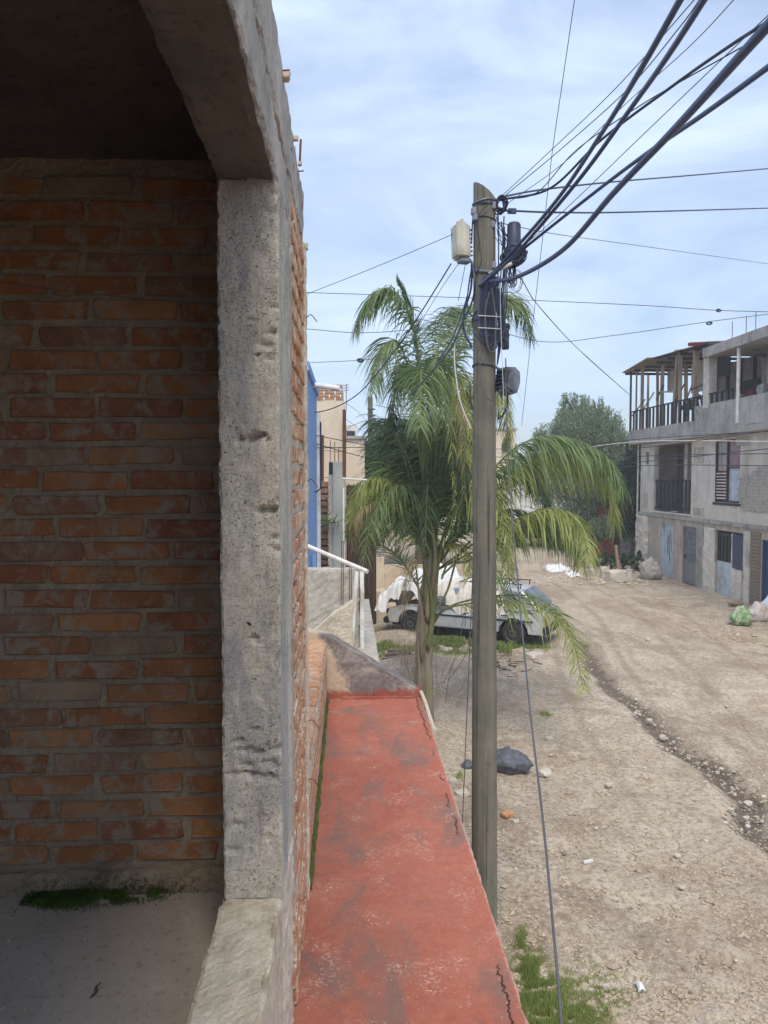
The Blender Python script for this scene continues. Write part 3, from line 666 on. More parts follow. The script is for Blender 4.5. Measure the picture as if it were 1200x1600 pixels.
# ------------------------------------------------------------ neighbour next door (left, beyond the wing wall)
nb = thing('neighbour_parapet', 'rough grey stuccoed side wall of the next balcony just past the red ledge', 'wall', (0, 7.5, ZL))
MB().rough(-2.5, .11, 7.5, 7.66, ZL - .1, P(520, 889, 7.5).z, .035, .01, 6, 3, .8, edge=.012).build('stucco_wall', M_stucco, nb)
MB().rough(.112, .15, 7.46, 7.66, ZL - .1, P(520, 889, 7.5).z - .01, .02, .004, 6, 5, .6).build('white_edge', M_white, nb)
MB().box(-4.4, .28, 5.90, 10.5, ZL - .12, ZL - .02).build('ledge', M_stucco, nb)
MB().box(-4.4, -.2, 5.88, 7.9, -.3, ZL - .12).build('lower_wall', M_cream, nb)
cwk = thing('broken_wing_wall', 'cream crumbling brick wing wall with sloping top below the grey stucco', 'wall', (-.2, 6.9, ZL))
pp = [P(483, 1012, 6.9), P(549, 1018, 6.9), P(549, 940, 6.9), P(522, 958, 6.9), P(483, 992, 6.9)]
cm = MB(); mm = MB()
def polycourse():
    z0 = ZL - .05; z1 = pp[2].z; n = 9
    for k in range(n):
        za = z0 + (z1 - z0) * k / n; zb_ = za + (z1 - z0) / n - .008
        xl = np.interp((za + zb_) / 2, [pp[4].z, pp[3].z, pp[2].z], [pp[4].x, pp[3].x, pp[2].x - .06]); x = max(xl, -.45) + random.uniform(-.02, .02)
        while x < .02 - .03:
            e = min(x + random.uniform(.10, .16), .025)
            bb = MB().rough(x, e - .006, 6.86 + random.uniform(-.008, .008), 7.0, za, zb_, .02, .006, 15, int(x * 50) + k, .8, edge=.006).build('brick', M_mortL, cwk)
            x = e
ramp_wall(cm, [(pp[0].x - .2, ZL - .1), (pp[1].x + .01, ZL - .1), (pp[2].x + .01, pp[2].z), (pp[3].x, pp[3].z), (pp[4].x, pp[4].z), (pp[4].x - .2, pp[4].z - .14)], 6.86, 7.0, .02, .012, 5)
cm.build('crumbling_render', M_crumb, cwk)
pk = MB(); a = P(557, 893, 7.3); b = P(542, 1012, 7.3); ax = (b - a)
pk.prism([(a.x - .012, a.z), (a.x + .02, a.z), (b.x + .065, b.z), (b.x, b.z)], 7.26, 7.3)
tag(pk.build('leaning_board', M_white, None, loc=(b.x, 7.28, b.z)), 'narrow white board leaning on the end of the grey stucco wall', 'board')
rb = thing('rusty_rebar', 'cluster of thin rusty rebar rods rising from the grey stucco wall', 'rebar', (P(540, 940, 7.4).x, 7.4, P(540, 940, 7.4).z))
for px in (533, 536, 546, 549):
    MB().tube([P(px, 945, 7.42), P(px + random.uniform(-1, 1), 845 if px < 540 else 868, 7.42)], .004, 5).build('rod', M_rust, rb)
a, b = P(478, 852, 6.4), P(574, 893, 5.9)
tag(MB().tube([a - (b - a) * .4, b], .018, 10).build('drain_pipe', M_pvc, None), 'long off-white drain pipe slanting out over the grey stucco wall', 'pipe')
# blue house
bh = thing('blue_house', 'narrow sky-blue painted house front seen edge-on behind the brick column', 'house', (-.45, 9, 0))
MB().box(-4.5, -.45, 8.05, 10.6, -.3, 5.33).build('wall', M_blue, bh)
MB().box(-4.5, -.42, 8.0, 10.65, 5.333, 5.43).build('roof_edge', M_blue, bh)
MB().box(-.448, -.40, 10.45, 10.6, 0, 5.1).build('corner_strip', M_white, bh)
MB().tube([(-.44, 8.6, 0.1), (-.41, 8.6, 3.3)], .03, 8).build('downpipe', M_blue, bh)
MB().tube([(-.43, 9.6, 4.0), (-.36, 9.6, 4.05), (-.36, 9.6, 4.9)], .012, 6).build('service_mast', M_cable, bh)
tag(MB().tube([P(478, 600, 9.4), P(531, 607, 9.4)], .034, 12).build('roof_spout', M_white, None), 'short thick white spout poking out of the blue house roof', 'pipe')
# grey-green pillar, brick pier, white strip
pl = thing('concrete_pillar', 'tall grey-green concrete gate pillar left of the palm', 'pillar', (-.2, 11.1, 0))
a = P(520, 722, 11); b = P(535, 722, 11)
MB().box(a.x, b.x, 11, 11.25, -.1, a.z).build('shaft', M_greyc, pl)
a2 = P(513, 742, 11); MB().box(a2.x, a.x - .003, 11.02, 11.3, -.1, a2.z).build('side_leaf', M_band, pl)
MB().box(P(514, 720, 11.1).x, a.x - .003, 11.05, 11.28, a2.z + .002, P(514, 722, 11).z).build('meter_panel', M_cable, pl)
MB().box(b.x + .002, P(538, 760, 11).x, 10.98, 11.2, -.1, P(538, 762, 11).z).build('white_strip', M_white, pl)
bp = thing('brick_pier', 'crumbling bare brick pier between the blue house and the grey-green pillar', 'pillar', (-.4, 11.5, 0))
a, b = P(497, 745, 11.5), P(513, 745, 11.5)
core = MB().box(a.x + .01, b.x - .01, 11.52, 11.7, 0, 4.1).build('core', M_mort, bp); WL[core.name] = WL[bp.name]
zz = .05
while zz < 4.1:
    MB().rough(a.x + random.uniform(-.01, .01), b.x + random.uniform(-.01, .01), 11.46, 11.72, zz, zz + .075, .04, .008, 12, int(zz * 30), .6).build('brick', M_brickP, core); zz += .1
sp = tag(MB().tube([P(535, 748, 11), P(573, 750, 11.2)], .014, 8).build('white_arm_pipe', M_white, None), 'thin white horizontal pipe jutting from the top of the grey-green pillar', 'pipe')
rr = thing('rebar_cage', 'rusty starter bars and post standing above the bare brick pier', 'rebar', (-.35, 11.6, 4.0))
for px, y0, y1, r in ((504, 790, 680, .02), (516, 740, 688, .006), (523, 722, 690, .006), (529, 722, 700, .006), (498, 740, 690, .006)):
    MB().tube([P(px, y0, 11.6), P(px, y1, 11.6)], r, 6).build('bar', M_rust, rr)
for py in (697, 703, 745):
    MB().tube([P(497, py, 11.6), P(533, py + 3, 11.6)], .004, 5).build('tie', M_rust, rr)
# cream tall house with brick top
ch = thing('cream_house', 'tall plain cream house side wall with bare brick top course', 'house', (-3, 20, 0))
a, b = P(497, 625, 18), P(538, 612, 18)
MB().rough(-6, b.x, 18, 26, 0, a.z, .5, .02, .4, 3).build('wall', M_cream, ch)
for row in range(5):
    z0 = a.z + .004 + row * .075
    x = -2.2 + (row % 2) * .13
    lim = b.x - (0 if row < 3 else .02)
    while x < lim - .05:
        e = min(x + .26, lim); MB().box(x, e - .02, 17.98 + random.uniform(0, .02), 18.13, z0, z0 + .062).build('brick', M_brickP, ch); x += .27
MB().tube([P(538, 640, 17.8), P(538, 745, 17.8)], .045, 8).build('rust_pipe', M_rust, ch)
MB().tube([P(541, 600, 19), P(541, 640, 19)], .01, 5).build('antenna', M_cableG, ch)
for k in range(3): MB().tube([P(536, 603 + k * 4, 19), P(545, 601 + k * 4, 19)], .008, 4).build('antenna_rod', M_cableG, ch)
c2 = thing('far_cream_house', 'lower cream house wall in the distance left of the far pole', 'house', (0, 30, 0))
a, b = P(535, 686, 30), P(570, 686, 30)
MB().rough(-6, b.x, 30, 38, 0, a.z, .6, .02, .4, 6).build('wall', M_cream, c2)
MB().box(-6, b.x + .1, 29.9, 38.1, a.z + .01, a.z + .12).build('coping', M_band, c2)
c3 = thing('far_white_house', 'small distant whitewashed roof room above the lower cream house', 'house', (0, 46, 0))
a, b = P(530, 664, 45), P(558, 664, 45)
MB().box(-5, b.x, 45, 50, 0, a.z).build('wall', M_white, c3)
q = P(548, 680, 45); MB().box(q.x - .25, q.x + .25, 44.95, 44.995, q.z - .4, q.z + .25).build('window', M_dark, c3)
gt = thing('dark_gate', 'dark weathered sheet gate half hidden behind the left palm fronds', 'gate', (.5, 21, 0))
a, b = P(541, 758, 21), P(588, 858, 21)
MB().box(a.x, b.x, 21, 21.06, 0, a.z).build('sheet', M_dwood, gt)
for k in range(6): x = a.x + (b.x - a.x) * (k + .5) / 6; MB().box(x - .015, x + .015, 20.96, 20.998, .05, a.z + .05).build('bar', M_rust, gt)
# far utility pole
fp = thing('far_utility_pole', 'distant grey utility pole with small transformer left of the palm', 'utility pole', (P(579, 740, 44).x, 44, 0))
MB().tube([P(580, 860, 44), P(578.5, 620, 44)], [.2, .15], 10).build('shaft', M_pole, fp)
q = P(583, 662, 43.7); MB().box(q.x - .16, q.x + .16, 43.5, 43.8, q.z - .35, q.z + .35, bev=.04).build('transformer', M_boxg, fp)
for py in (640, 650): MB().box(P(574, py, 44).x, P(586, py, 44).x, 43.7, 43.8, P(578, py, 44).z - .04, P(578, py, 44).z + .04).build('crossarm', M_dwood, fp)
f2 = thing('near_thin_post', 'short dark metal post beside the distant utility pole', 'post', (P(572, 745, 36).x, 36, 0))
MB().tube([P(573, 860, 36), P(573, 690, 36)], .13, 8).build('shaft', M_dwood, f2)

# ------------------------------------------------------------ foliage helpers
def crown(blobs, n, size, droop=.0, seed=1, aspect=2.2, shell=.45):
    g = np.random.default_rng(seed); tot = sum(b[3] * b[4] * b[5] for b in blobs); V = []; 
    for (cx, cy, cz, rx, ry, rz_) in blobs:
        k = int(n * rx * ry * rz_ / tot); 
        # clumps
        nc = max(8, k // 45); cd = g.normal(size=(nc, 3)); cd /= np.linalg.norm(cd, axis=1)[:, None]; cr_ = g.uniform(shell, 1.02, nc) ** .6
        cc = cd * cr_[:, None] * np.array([rx, ry, rz_]) + np.array([cx, cy, cz])
        which = g.integers(0, nc, k); sp = g.normal(size=(k, 3)) * np.array([rx, ry, rz_]) * .12
        if droop: sp[:, 2] = -np.abs(g.normal(size=k)) * droop + sp[:, 2] * .5; sp[:, :2] *= .6
        V.append(cc[which] + sp)
    Pn = np.concatenate(V); k = len(Pn)
    d = g.normal(size=(k, 3)); 
    if droop: d[:, 2] -= 1.6
    d /= np.linalg.norm(d, axis=1)[:, None]; s_ = g.normal(size=(k, 3)); s_ -= (s_ * d).sum(1)[:, None] * d; s_ /= np.linalg.norm(s_, axis=1)[:, None]
    L_ = (size * g.uniform(.6, 1.4, k))[:, None]; W_ = L_ / aspect
    q = np.stack([Pn - d * L_ * .5, Pn + s_ * W_ * .5, Pn + d * L_ * .5, Pn - s_ * W_ * .5], 1).reshape(-1, 3)
    f = np.arange(4 * k).reshape(-1, 4); m = MB(); m.v = [tuple(a) for a in q.tolist()]; m.f = [tuple(a) for a in f.tolist()]; m.m = [0] * k; return m
def tree(name, label, loc, blobs, n, size, mat, droop=0, seed=1, trunk=.2, aspect=2.2, group=None):
    t = thing(name, label, 'tree', loc, group=group); L0 = Vector(loc); rnd = random.Random(seed)
    big = blobs[0]; fork = L0 + Vector((0, 0, (big[2] - L0.z) * .45))
    tm = MB().tube(catmull([L0 - Vector((0, 0, .2)), L0.lerp(fork, .5) + Vector((.08, 0, 0)), fork], 5), [trunk * (1.25 - .45 * i / 10) for i in range(11)], 9).build('trunk', M_bark, t, smooth=True)
    for b in blobs:
        e = Vector(b[:3]); lm = fork.lerp(e, .5) + Vector((rnd.uniform(-.2, .2), rnd.uniform(-.2, .2), .2))
        pts = catmull([fork - Vector((0, 0, .1)), lm, e], 5); MB().tube(pts, [trunk * .6 * (1 - .8 * i / 10) for i in range(11)], 6).build('limb', M_bark, t)
        for k in range(4):
            d = Vector((rnd.gauss(0, 1), rnd.gauss(0, 1), rnd.gauss(.3, .8))).normalized(); e2 = e + Vector((d.x * b[3], d.y * b[4], d.z * b[5])) * .85
            MB().tube(catmull([lm, (lm + e2) / 2 + Vector((0, 0, .15)), e2], 4), [trunk * .25 * (1 - .9 * i / 8) + .004 for i in range(9)], 5).build('limb', M_bark, t)
    cm_ = crown(blobs, n, size, droop, seed, aspect); cm_.build('crown', mat, t)
    return t
def pb_(px, py, d, rpx, rpy, ry=None):
    q = P(px, py, d); k = d / FPX; return (q.x, q.y, q.z, rpx * k, ry or rpx * k * .9, rpy * k)
tree('pepper_tree', 'large grey-green feathery tree rising behind the palm beside the concrete house', (P(948, 860, 39).x, 39, terr(0, 39)),
     [pb_(912, 668, 39, 52, 42), pb_(900, 638, 39, 30, 28), pb_(868, 690, 39, 40, 36), pb_(955, 700, 38.5, 42, 36), pb_(930, 740, 38, 55, 45), pb_(985, 735, 38, 32, 40), pb_(860, 735, 39, 36, 34), pb_(965, 800, 37.5, 34, 38), pb_(915, 790, 38, 40, 36), pb_(948, 655, 39, 26, 26), pb_(845, 712, 39, 26, 22), pb_(975, 690, 39, 30, 22), pb_(885, 622, 39, 16, 12), pb_(928, 628, 39, 20, 14)],
     90000, .17, M_tg, droop=.7, seed=5, trunk=.28, aspect=3.6)
tree('ficus_tree', 'dense dark green tree directly behind the palm', (P(655, 850, 32).x, 32, terr(0, 32)),
     [pb_(650, 745, 32, 62, 60), pb_(610, 720, 33, 44, 42), pb_(690, 735, 33, 50, 62), pb_(730, 770, 33, 34, 48), pb_(600, 775, 31.5, 30, 36), pb_(660, 690, 33, 50, 40)],
     42000, .17, M_td, droop=.15, seed=8, trunk=.24)
tree('far_bushy_tree', 'distant rounded tree between the far pole and the dark green tree', (P(590, 760, 60).x, 60, terr(0, 60)),
     [pb_(590, 718, 60, 26, 28), pb_(570, 725, 62, 22, 22), pb_(612, 705, 62, 26, 26)], 9000, .3, M_tf, seed=12, trunk=.3)
tree('right_yard_tree', 'dim green shrub tree against the left edge of the concrete house', (P(985, 870, 35.5).x, 35.5, terr(0, 35.5)),
     [pb_(985, 790, 35.5, 20, 34), pb_(978, 745, 36, 22, 30), pb_(992, 700, 36, 14, 30)], 9000, .16, M_td, droop=.3, seed=15, trunk=.1)
tree('low_bush_tree', 'small bright green bush in front of the dark yard doorway', (P(945, 868, 34).x, 34, terr(0, 34)),
     [pb_(940, 822, 34, 20, 18), pb_(925, 832, 34, 14, 12)], 4500, .13, M_tg, droop=.15, seed=18, trunk=.07)
# far tree line
fm = MB(); blobs = []
for k in range(34):
    px = 470 + k * 26; d = random.uniform(110, 150); h = random.uniform(14, 34) * (1.3 if 560 < px < 900 else 1); blobs.append(pb_(px, 752 - h * .4, d, random.uniform(18, 30), h))
o = crown(blobs, 26000, .8, seed=30).build('far_tree_line', M_tf, None); tag(o, 'far line of trees closing the end of the street', 'trees', kind='stuff')

# ------------------------------------------------------------ palm
def frond(parent, pts, mat, n=70, ll=.6, hang=.9, start=.3, wid=.026, seed=0, flat=.0, r0=.022, jit=1.0):
    rnd = random.Random(seed); c = catmull(pts, 10); N = len(c)
    ra = MB().tube(c, [r0 * (1 - .85 * i / N) + .002 for i in range(N)], 6).build('frond', M_rach, parent)
    m = MB(); 
    for i in range(n):
        t = start + (1 - start) * (i + .5) / n; f = t * (N - 1); a = int(f); p = c[a].lerp(c[min(a + 1, N - 1)], f - a)
        T = (c[min(a + 1, N - 1)] - c[max(a - 1, 0)]).normalized(); S = T.cross(Vector((0, 0, 1)))
        if S.length < .15: S = Vector((1, .2, 0))
        S.normalize(); U = S.cross(T)
        s = (t - start) / (1 - start); prof = (min(1, .45 + s * 2.2)) * (1 - .62 * max(0, s - .45) / .55)
        for sg in (-1, 1):
            L_ = ll * prof * rnd.uniform(.55, 1.15); d = (S * sg * rnd.uniform(.35, .95) * (.25 + .75 * jit) + T * rnd.uniform(.4, .85) + U * rnd.uniform(-.3, .5) * jit).normalized()
            g = hang * rnd.uniform(.7, 1.3); q = p.copy(); k = 4; st = L_ / k; P_ = [q.copy()]; D = d.copy()
            for j in range(k):
                D = (D + Vector((rnd.uniform(-.06, .06), rnd.uniform(-.06, .06), -g * .42))).normalized(); q = q + D * st; P_.append(q.copy())
            Wd = D.cross(d); 
            if Wd.length < .05: Wd = T.copy()
            Wd = (T * .8 + Vector((rnd.uniform(-.5, .5), rnd.uniform(-.5, .5), 0))).normalized(); vs = []
            ws = [.55, 1, .85, .5, .06]
            for j, pj in enumerate(P_):
                o_ = Wd * wid * .5 * ws[j]; vs += [pj - o_, pj + o_]
            m.add(vs, [(2 * j, 2 * j + 1, 2 * j + 3, 2 * j + 2) for j in range(k)])
    o = m.build('leaflets', mat, ra); o['kind'] = 'stuff'; return ra
PD = 12.5
pbase = G(664, 1140); pbase = Vector((P(664, 1140, PD).x, PD, 0))
palm = thing('palm_tree', 'tall queen palm with drooping feathery fronds behind the wooden pole', 'palm tree', pbase)
tp = [P(664, 1150, PD), P(662, 1060, PD), P(664, 980, PD), P(670, 920, PD), P(676, 870, PD), P(677, 820, PD)]
cc = catmull(tp, 8); N = len(cc)
MB().tube(cc, [.148 + .010 * math.sin(i * 1.7) + (.02 if i < 8 else 0) - .11 * max(0, (i - 24) / 17) for i in range(N)], 14).build('trunk', M_trunk, palm, smooth=True)
for k, (px, py, w_) in enumerate([(660, 960, 10), (669, 945, 12), (668, 900, 16), (676, 900, 9), (674, 860, 12), (666, 890, 8)]):
    a = P(px, py + 70, PD - .16); b = P(px + (6 if px > 668 else -2), py, PD - .2); e = P(px + (22 if px > 675 else -12), py - 90, PD - .3)
    MB().tube(catmull([a, b, e], 6), [.04, .045, .05, .048, .045, .04, .035, .028, .022, .018, .015, .012, .01], 7).build('leaf_sheath', M_rach if k % 2 else M_trunk, palm, smooth=True)
FR = [  # pixel path, tip depth, material, leaflet length, hang, start
 ([(674, 880), (664, 720), (656, 570), (640, 492), (615, 455), (588, 455), (568, 482), (554, 520)], 12.2, M_pg, .62, 1.1, .45),
 ([(674, 880), (666, 700), (655, 560), (640, 495), (630, 460), (621, 436)], 12.4, M_pg, .22, -.15, .5),
 ([(674, 880), (663, 700), (652, 560), (646, 500), (634, 462), (624, 444)], 12.5, M_pd, .26, .1, .5),
 ([(672, 870), (655, 700), (640, 585), (622, 535), (602, 540), (590, 575), (584, 615)], 11.6, M_pg, .62, 1.1, .45),
 ([(670, 870), (661, 730), (660, 640), (659, 590), (658, 580), (657, 620), (657, 668)], 10.2, M_pg, .75, .9, .5),
 ([(672, 870), (668, 740), (668, 640), (672, 575), (680, 560), (688, 600), (692, 650)], 10.8, M_pg, .7, 1.2, .45),
 ([(672, 870), (668, 740), (655, 610), (640, 570), (622, 590), (615, 640), (612, 690)], 13.2, M_pd, .62, 1.2, .4),
 ([(674, 870), (690, 700), (715, 560), (752, 485), (790, 462), (815, 480), (830, 530)], 13.5, M_pg, .65, 1.1, .45),
 ([(674, 870), (685, 660), (698, 560), (715, 505), (735, 480), (752, 478)], 14.5, M_pg, .55, .5, .4),
 ([(674, 870), (680, 660), (684, 560), (690, 505), (705, 480), (722, 490)], 15, M_pd, .55, .9, .45),
 ([(676, 880), (700, 720), (730, 620), (762, 590), (786, 630), (796, 700)], 13.8, M_py, .7, 1.3, .4),
 ([(674, 870), (682, 700), (696, 600), (712, 585), (724, 640), (728, 720)], 11.6, M_py, .7, 1.3, .45),
 ([(674, 870), (690, 730), (708, 640), (722, 620), (735, 680), (738, 760)], 13.4, M_pg, .65, 1.2, .4),
 ([(680, 880), (725, 800), (790, 712), (850, 682), (905, 690), (948, 715), (972, 760)], 11.3, M_pg, .95, 1.25, .32),
 ([(682, 885), (735, 815), (800, 740), (860, 706), (912, 712), (952, 750), (962, 820)], 11.8, M_py, .85, 1.25, .35),
 ([(684, 890), (740, 850), (800, 815), (850, 795), (888, 802), (912, 838), (922, 880)], 10.9, M_py, .78, 1.1, .35),
 ([(684, 890), (740, 862), (800, 835), (845, 812), (880, 822), (900, 850), (908, 880)], 11.6, M_pg, .7, 1.1, .35),
 ([(672, 985), (690, 955), (735, 943), (790, 940), (850, 952), (893, 1000), (912, 1078)], 10.3, M_py, .6, .4, .42),
 ([(674, 980), (695, 952), (740, 936), (790, 930), (840, 935), (882, 970), (905, 1030)], 10.8, M_pg, .4, .4, .5),
 ([(680, 880), (705, 800), (735, 762), (765, 765), (788, 820), (795, 900)], 11.3, M_py, .75, .9, .3),
 ([(680, 880), (700, 820), (728, 785), (755, 800), (772, 850), (778, 920)], 11.0, M_pg, .75, .9, .3),
 ([(680, 885), (705, 840), (730, 810), (762, 812), (790, 860), (800, 960)], 12.8, M_pg, .7, .7, .3),
 ([(668, 960), (652, 915), (620, 868), (580, 845), (540, 830), (510, 815), (488, 806)], 10.6, M_pg, .5, .1, .3),
 ([(670, 880), (645, 800), (605, 752), (572, 752), (552, 790), (543, 840)], 11.7, M_py, .6, 1.0, .35),
 ([(670, 880), (640, 815), (595, 772), (560, 775), (535, 815), (525, 870)], 12.5, M_py, .5, .9, .4),
 ([(670, 880), (650, 800), (620, 742), (590, 735), (570, 765), (560, 810)], 13.4, M_pg, .65, 1.0, .35),
 ([(672, 870), (655, 790), (625, 760), (600, 780), (585, 830)], 11.4, M_pg, .65, .8, .3),
 ([(672, 870), (655, 810), (630, 790), (605, 810), (590, 860)], 13.5, M_pd, .6, .8, .3),
 ([(672, 860), (640, 740), (610, 670), (595, 655), (585, 690)], 14.0, M_pd, .7, .9, .3),
 ([(674, 860), (660, 740), (650, 670), (655, 650), (662, 700)], 14.8, M_pd, .8, .7, .25),
 ([(674, 860), (690, 760), (705, 690), (720, 680), (732, 720)], 14.6, M_pd, .8, .8, .25),
 ([(674, 860), (668, 760), (672, 700), (690, 670), (705, 700)], 14.2, M_pd, .8, .8, .25),
 ([(674, 860), (650, 760), (630, 700), (610, 700), (600, 740)], 13.6, M_pd, .75, .8, .25),
 ([(674, 870), (688, 800), (710, 740), (730, 740), (742, 790)], 11.9, M_pd, .75, .8, .25),
 ([(674, 880), (700, 850), (728, 860), (735, 900)], 11.9, M_py, .55, .5, .2),
 ([(678, 870), (720, 790), (770, 740), (815, 730), (845, 760), (860, 800)], 13.4, M_pd, .75, 1.1, .35),
 ([(678, 870), (730, 830), (780, 800), (820, 800), (850, 830), (868, 850)], 12.8, M_pd, .6, .8, .35),
]
for k, (pth, td, mt, ll, hg, st) in enumerate(FR):
    n_ = len(pth); pts = [P(x, y_, PD + (td - PD) * (i / (n_ - 1)) ** 1.2) for i, (x, y_) in enumerate(pth)]
    ln = sum((b - a).length for a, b in zip(pts, pts[1:]))
    frond(palm, pts, mt, n=int(max(40, ln * (1 - max(.16, st - .14)) * 42)), ll=ll * 1.22, hang=hg * 1.15, jit=.25 if ll < .3 else 1, start=max(.16, st - .14), seed=k, wid=.026 if ll > .5 else .024, r0=.017)
rq = random.Random(77)
for k, (x0_, y0_, x1_, y1_) in enumerate([(700, 640, 712, 790), (722, 650, 726, 780), (735, 660, 738, 800), (560, 800, 552, 860), (790, 640, 798, 760), (640, 880, 630, 960)]):
    frond(palm, [P(674, 860, PD), P((674 + x0_) / 2, y0_ - 10, PD - .6), P(x0_, y0_, PD - 1.2), P(x1_, y1_, PD - 1.2)], M_pdry if k % 2 else M_py, n=34, ll=.4, hang=1.6, start=.5, seed=300 + k, wid=.02, r0=.012)
for k in range(12):
    ex = rq.uniform(580, 750); ey = rq.uniform(680, 810); td = PD + rq.uniform(-1.6, 2.2); ax_ = (670 + ex) / 2
    pth = [(674, 870), ((674 * 2 + ex) / 3, 870 - (870 - ey) * .55), (674 + (ex - 674) * .7, ey - 30), (ex, ey), (ex + (ex - 674) * .18, ey + rq.uniform(50, 100))]
    pts = [P(x, y_, PD + (td - PD) * (i / 4)) for i, (x, y_) in enumerate(pth)]
    frond(palm, pts, rq.choice([M_pd, M_pd, M_pg, M_py]), n=50, ll=.7, hang=1.0, start=.15, seed=200 + k, wid=.026, r0=.014)
for k, pth in enumerate([[(690, 900), (712, 880), (728, 878), (740, 872)], [(684, 950), (700, 920), (715, 870), (735, 845)], [(690, 905), (700, 880), (722, 865)]]):
    MB().tube(catmull([P(x, y_, PD - .3) for x, y_ in pth], 6), .018, 6).build('bare_petiole', M_rach, palm)
# second palm hidden behind
pb2 = Vector((P(742, 1000, 17.5).x, 24, 0))
pm2 = thing('small_palm', 'smaller dark palm half hidden behind the wooden pole', 'palm tree', pb2)
MB().tube([pb2, pb2 + Vector((.05, 0, 1.6))], [.14, .1], 10).build('trunk', M_trunk, pm2)
for k in range(11):
    an = R(k * 360 / 11 + 10); dx, dy = math.cos(an), math.sin(an); b0 = pb2 + Vector((.05, 0, 1.5)); Lf = random.uniform(1.8, 2.6)
    pts = [b0, b0 + Vector((dx * .3 * Lf, dy * .3 * Lf, .42 * Lf)), b0 + Vector((dx * .65 * Lf, dy * .65 * Lf, .5 * Lf)), b0 + Vector((dx * .95 * Lf, dy * .95 * Lf, .2 * Lf))]
    frond(pm2, pts, random.choice([M_pg, M_pd]), n=45, ll=.5, hang=.8, start=.25, seed=80 + k, wid=.035)

# ------------------------------------------------------------ near wooden pole
PY = 6.5
pole_b = Vector((P(757, 1440, PY).x, PY, 0))
pole = thing('utility_pole', 'tall weathered grey wooden utility pole with slanted sawn top', 'utility pole', pole_b)
pm_ = MB(); top = P(757, 300, PY); nseg = 60; nn = 14; vs = []; fs = []
for i in range(nseg + 1):
    t = i / nseg; c = pole_b.lerp(top, t); r = .118 * (1 - t) + .095 * t
    for j in range(nn):
        th = 2 * math.pi * j / nn; rr_ = r * (1 + .03 * noise.noise(Vector((math.cos(th) * 2, math.sin(th) * 2, c.z * .35))) + .012 * noise.noise(Vector((math.cos(th) * 5, math.sin(th) * 5, c.z * 2))))
        z = c.z
        if i == nseg: z += -math.cos(th) * .075
        vs.append((c.x + rr_ * math.cos(th), c.y + rr_ * math.sin(th), z))
for i in range(nseg):
    for j in range(nn): fs.append((i * nn + j, i * nn + (j + 1) % nn, (i + 1) * nn + (j + 1) % nn, (i + 1) * nn + j))
fs.append(tuple(nseg * nn + j for j in range(nn))); pm_.add(vs, fs); pm_.build('shaft', M_pole, pole)
def strap(py, r, w_=.02, mat=None, name='steel_band'):
    q = P(757, py, PY); m = MB(); t = (q.z) / top.z; rad = .118 * (1 - t) + .095 * t + r
    m.tube([(q.x + rad * math.cos(a), q.y + rad * math.sin(a), q.z + .01 * math.sin(a * 2 + py)) for a in np.linspace(0, 2 * math.pi, 25)], w_, 6, cap=False); m.build(name, mat or M_boxg, pole)
strap(318, .004, .009); strap(322, .006, .006, M_cable, 'cable_wrap'); strap(345, .004, .005, M_cable, 'cable_wrap'); strap(428, .006, .012, M_boxg); strap(572, .004, .006, M_cable, 'cable_wrap'); strap(500, .003, .005, M_cableG, 'cable_wrap')
for (px, py) in ((742, 340), (740, 330), (771, 415), (770, 352), (771, 322)):
    q = P(px, py, PY - .06); MB().box(q.x - .02, q.x + .02, q.y - .03, q.y + .03, q.z - .03, q.z + .03, bev=.006).build('clamp', M_boxg, pole)
# bracket arm with beige strap in front
a, b = P(764, 428, PY - .12), P(800, 412, PY - .16)
MB().tube([a, b], .016, 8).build('bracket', M_boxb, pole)
# beige terminal box
q = P(722, 378, PY + .02)
tb = thing('terminal_box', 'aged beige plastic terminal box fixed on the left of the wooden pole', 'junction box', q)
Mx = Matrix.Translation(q) @ Matrix.Rotation(R(-2), 4, 'Y') @ Matrix.Rotation(R(16), 4, 'Z')
MB().box(-.075, .06, -.06, .08, -.15, .145, M=Mx, bev=.018).build('housing', M_boxb, tb)
MB().box(-.085, .01, -.085, -.062, -.145, .15, M=Mx, bev=.01).build('cover', M_boxb, tb)
for k in range(7): MB().tube([Mx @ Vector((.062, -.02, .1 - k * .036)), Mx @ Vector((.085, -.02, .1 - k * .036))], .009, 7).build('port', M_boxg, tb)
MB().tube([Mx @ Vector((-.02, -.05, .147)), Mx @ Vector((-.02, -.05, .175))], .014, 8).build('hanger', M_boxb, tb)
MB().box(-.05, .055, -.07, .02, -.19, -.152, M=Mx, bev=.008).build('cable_inlet', M_boxg, tb)
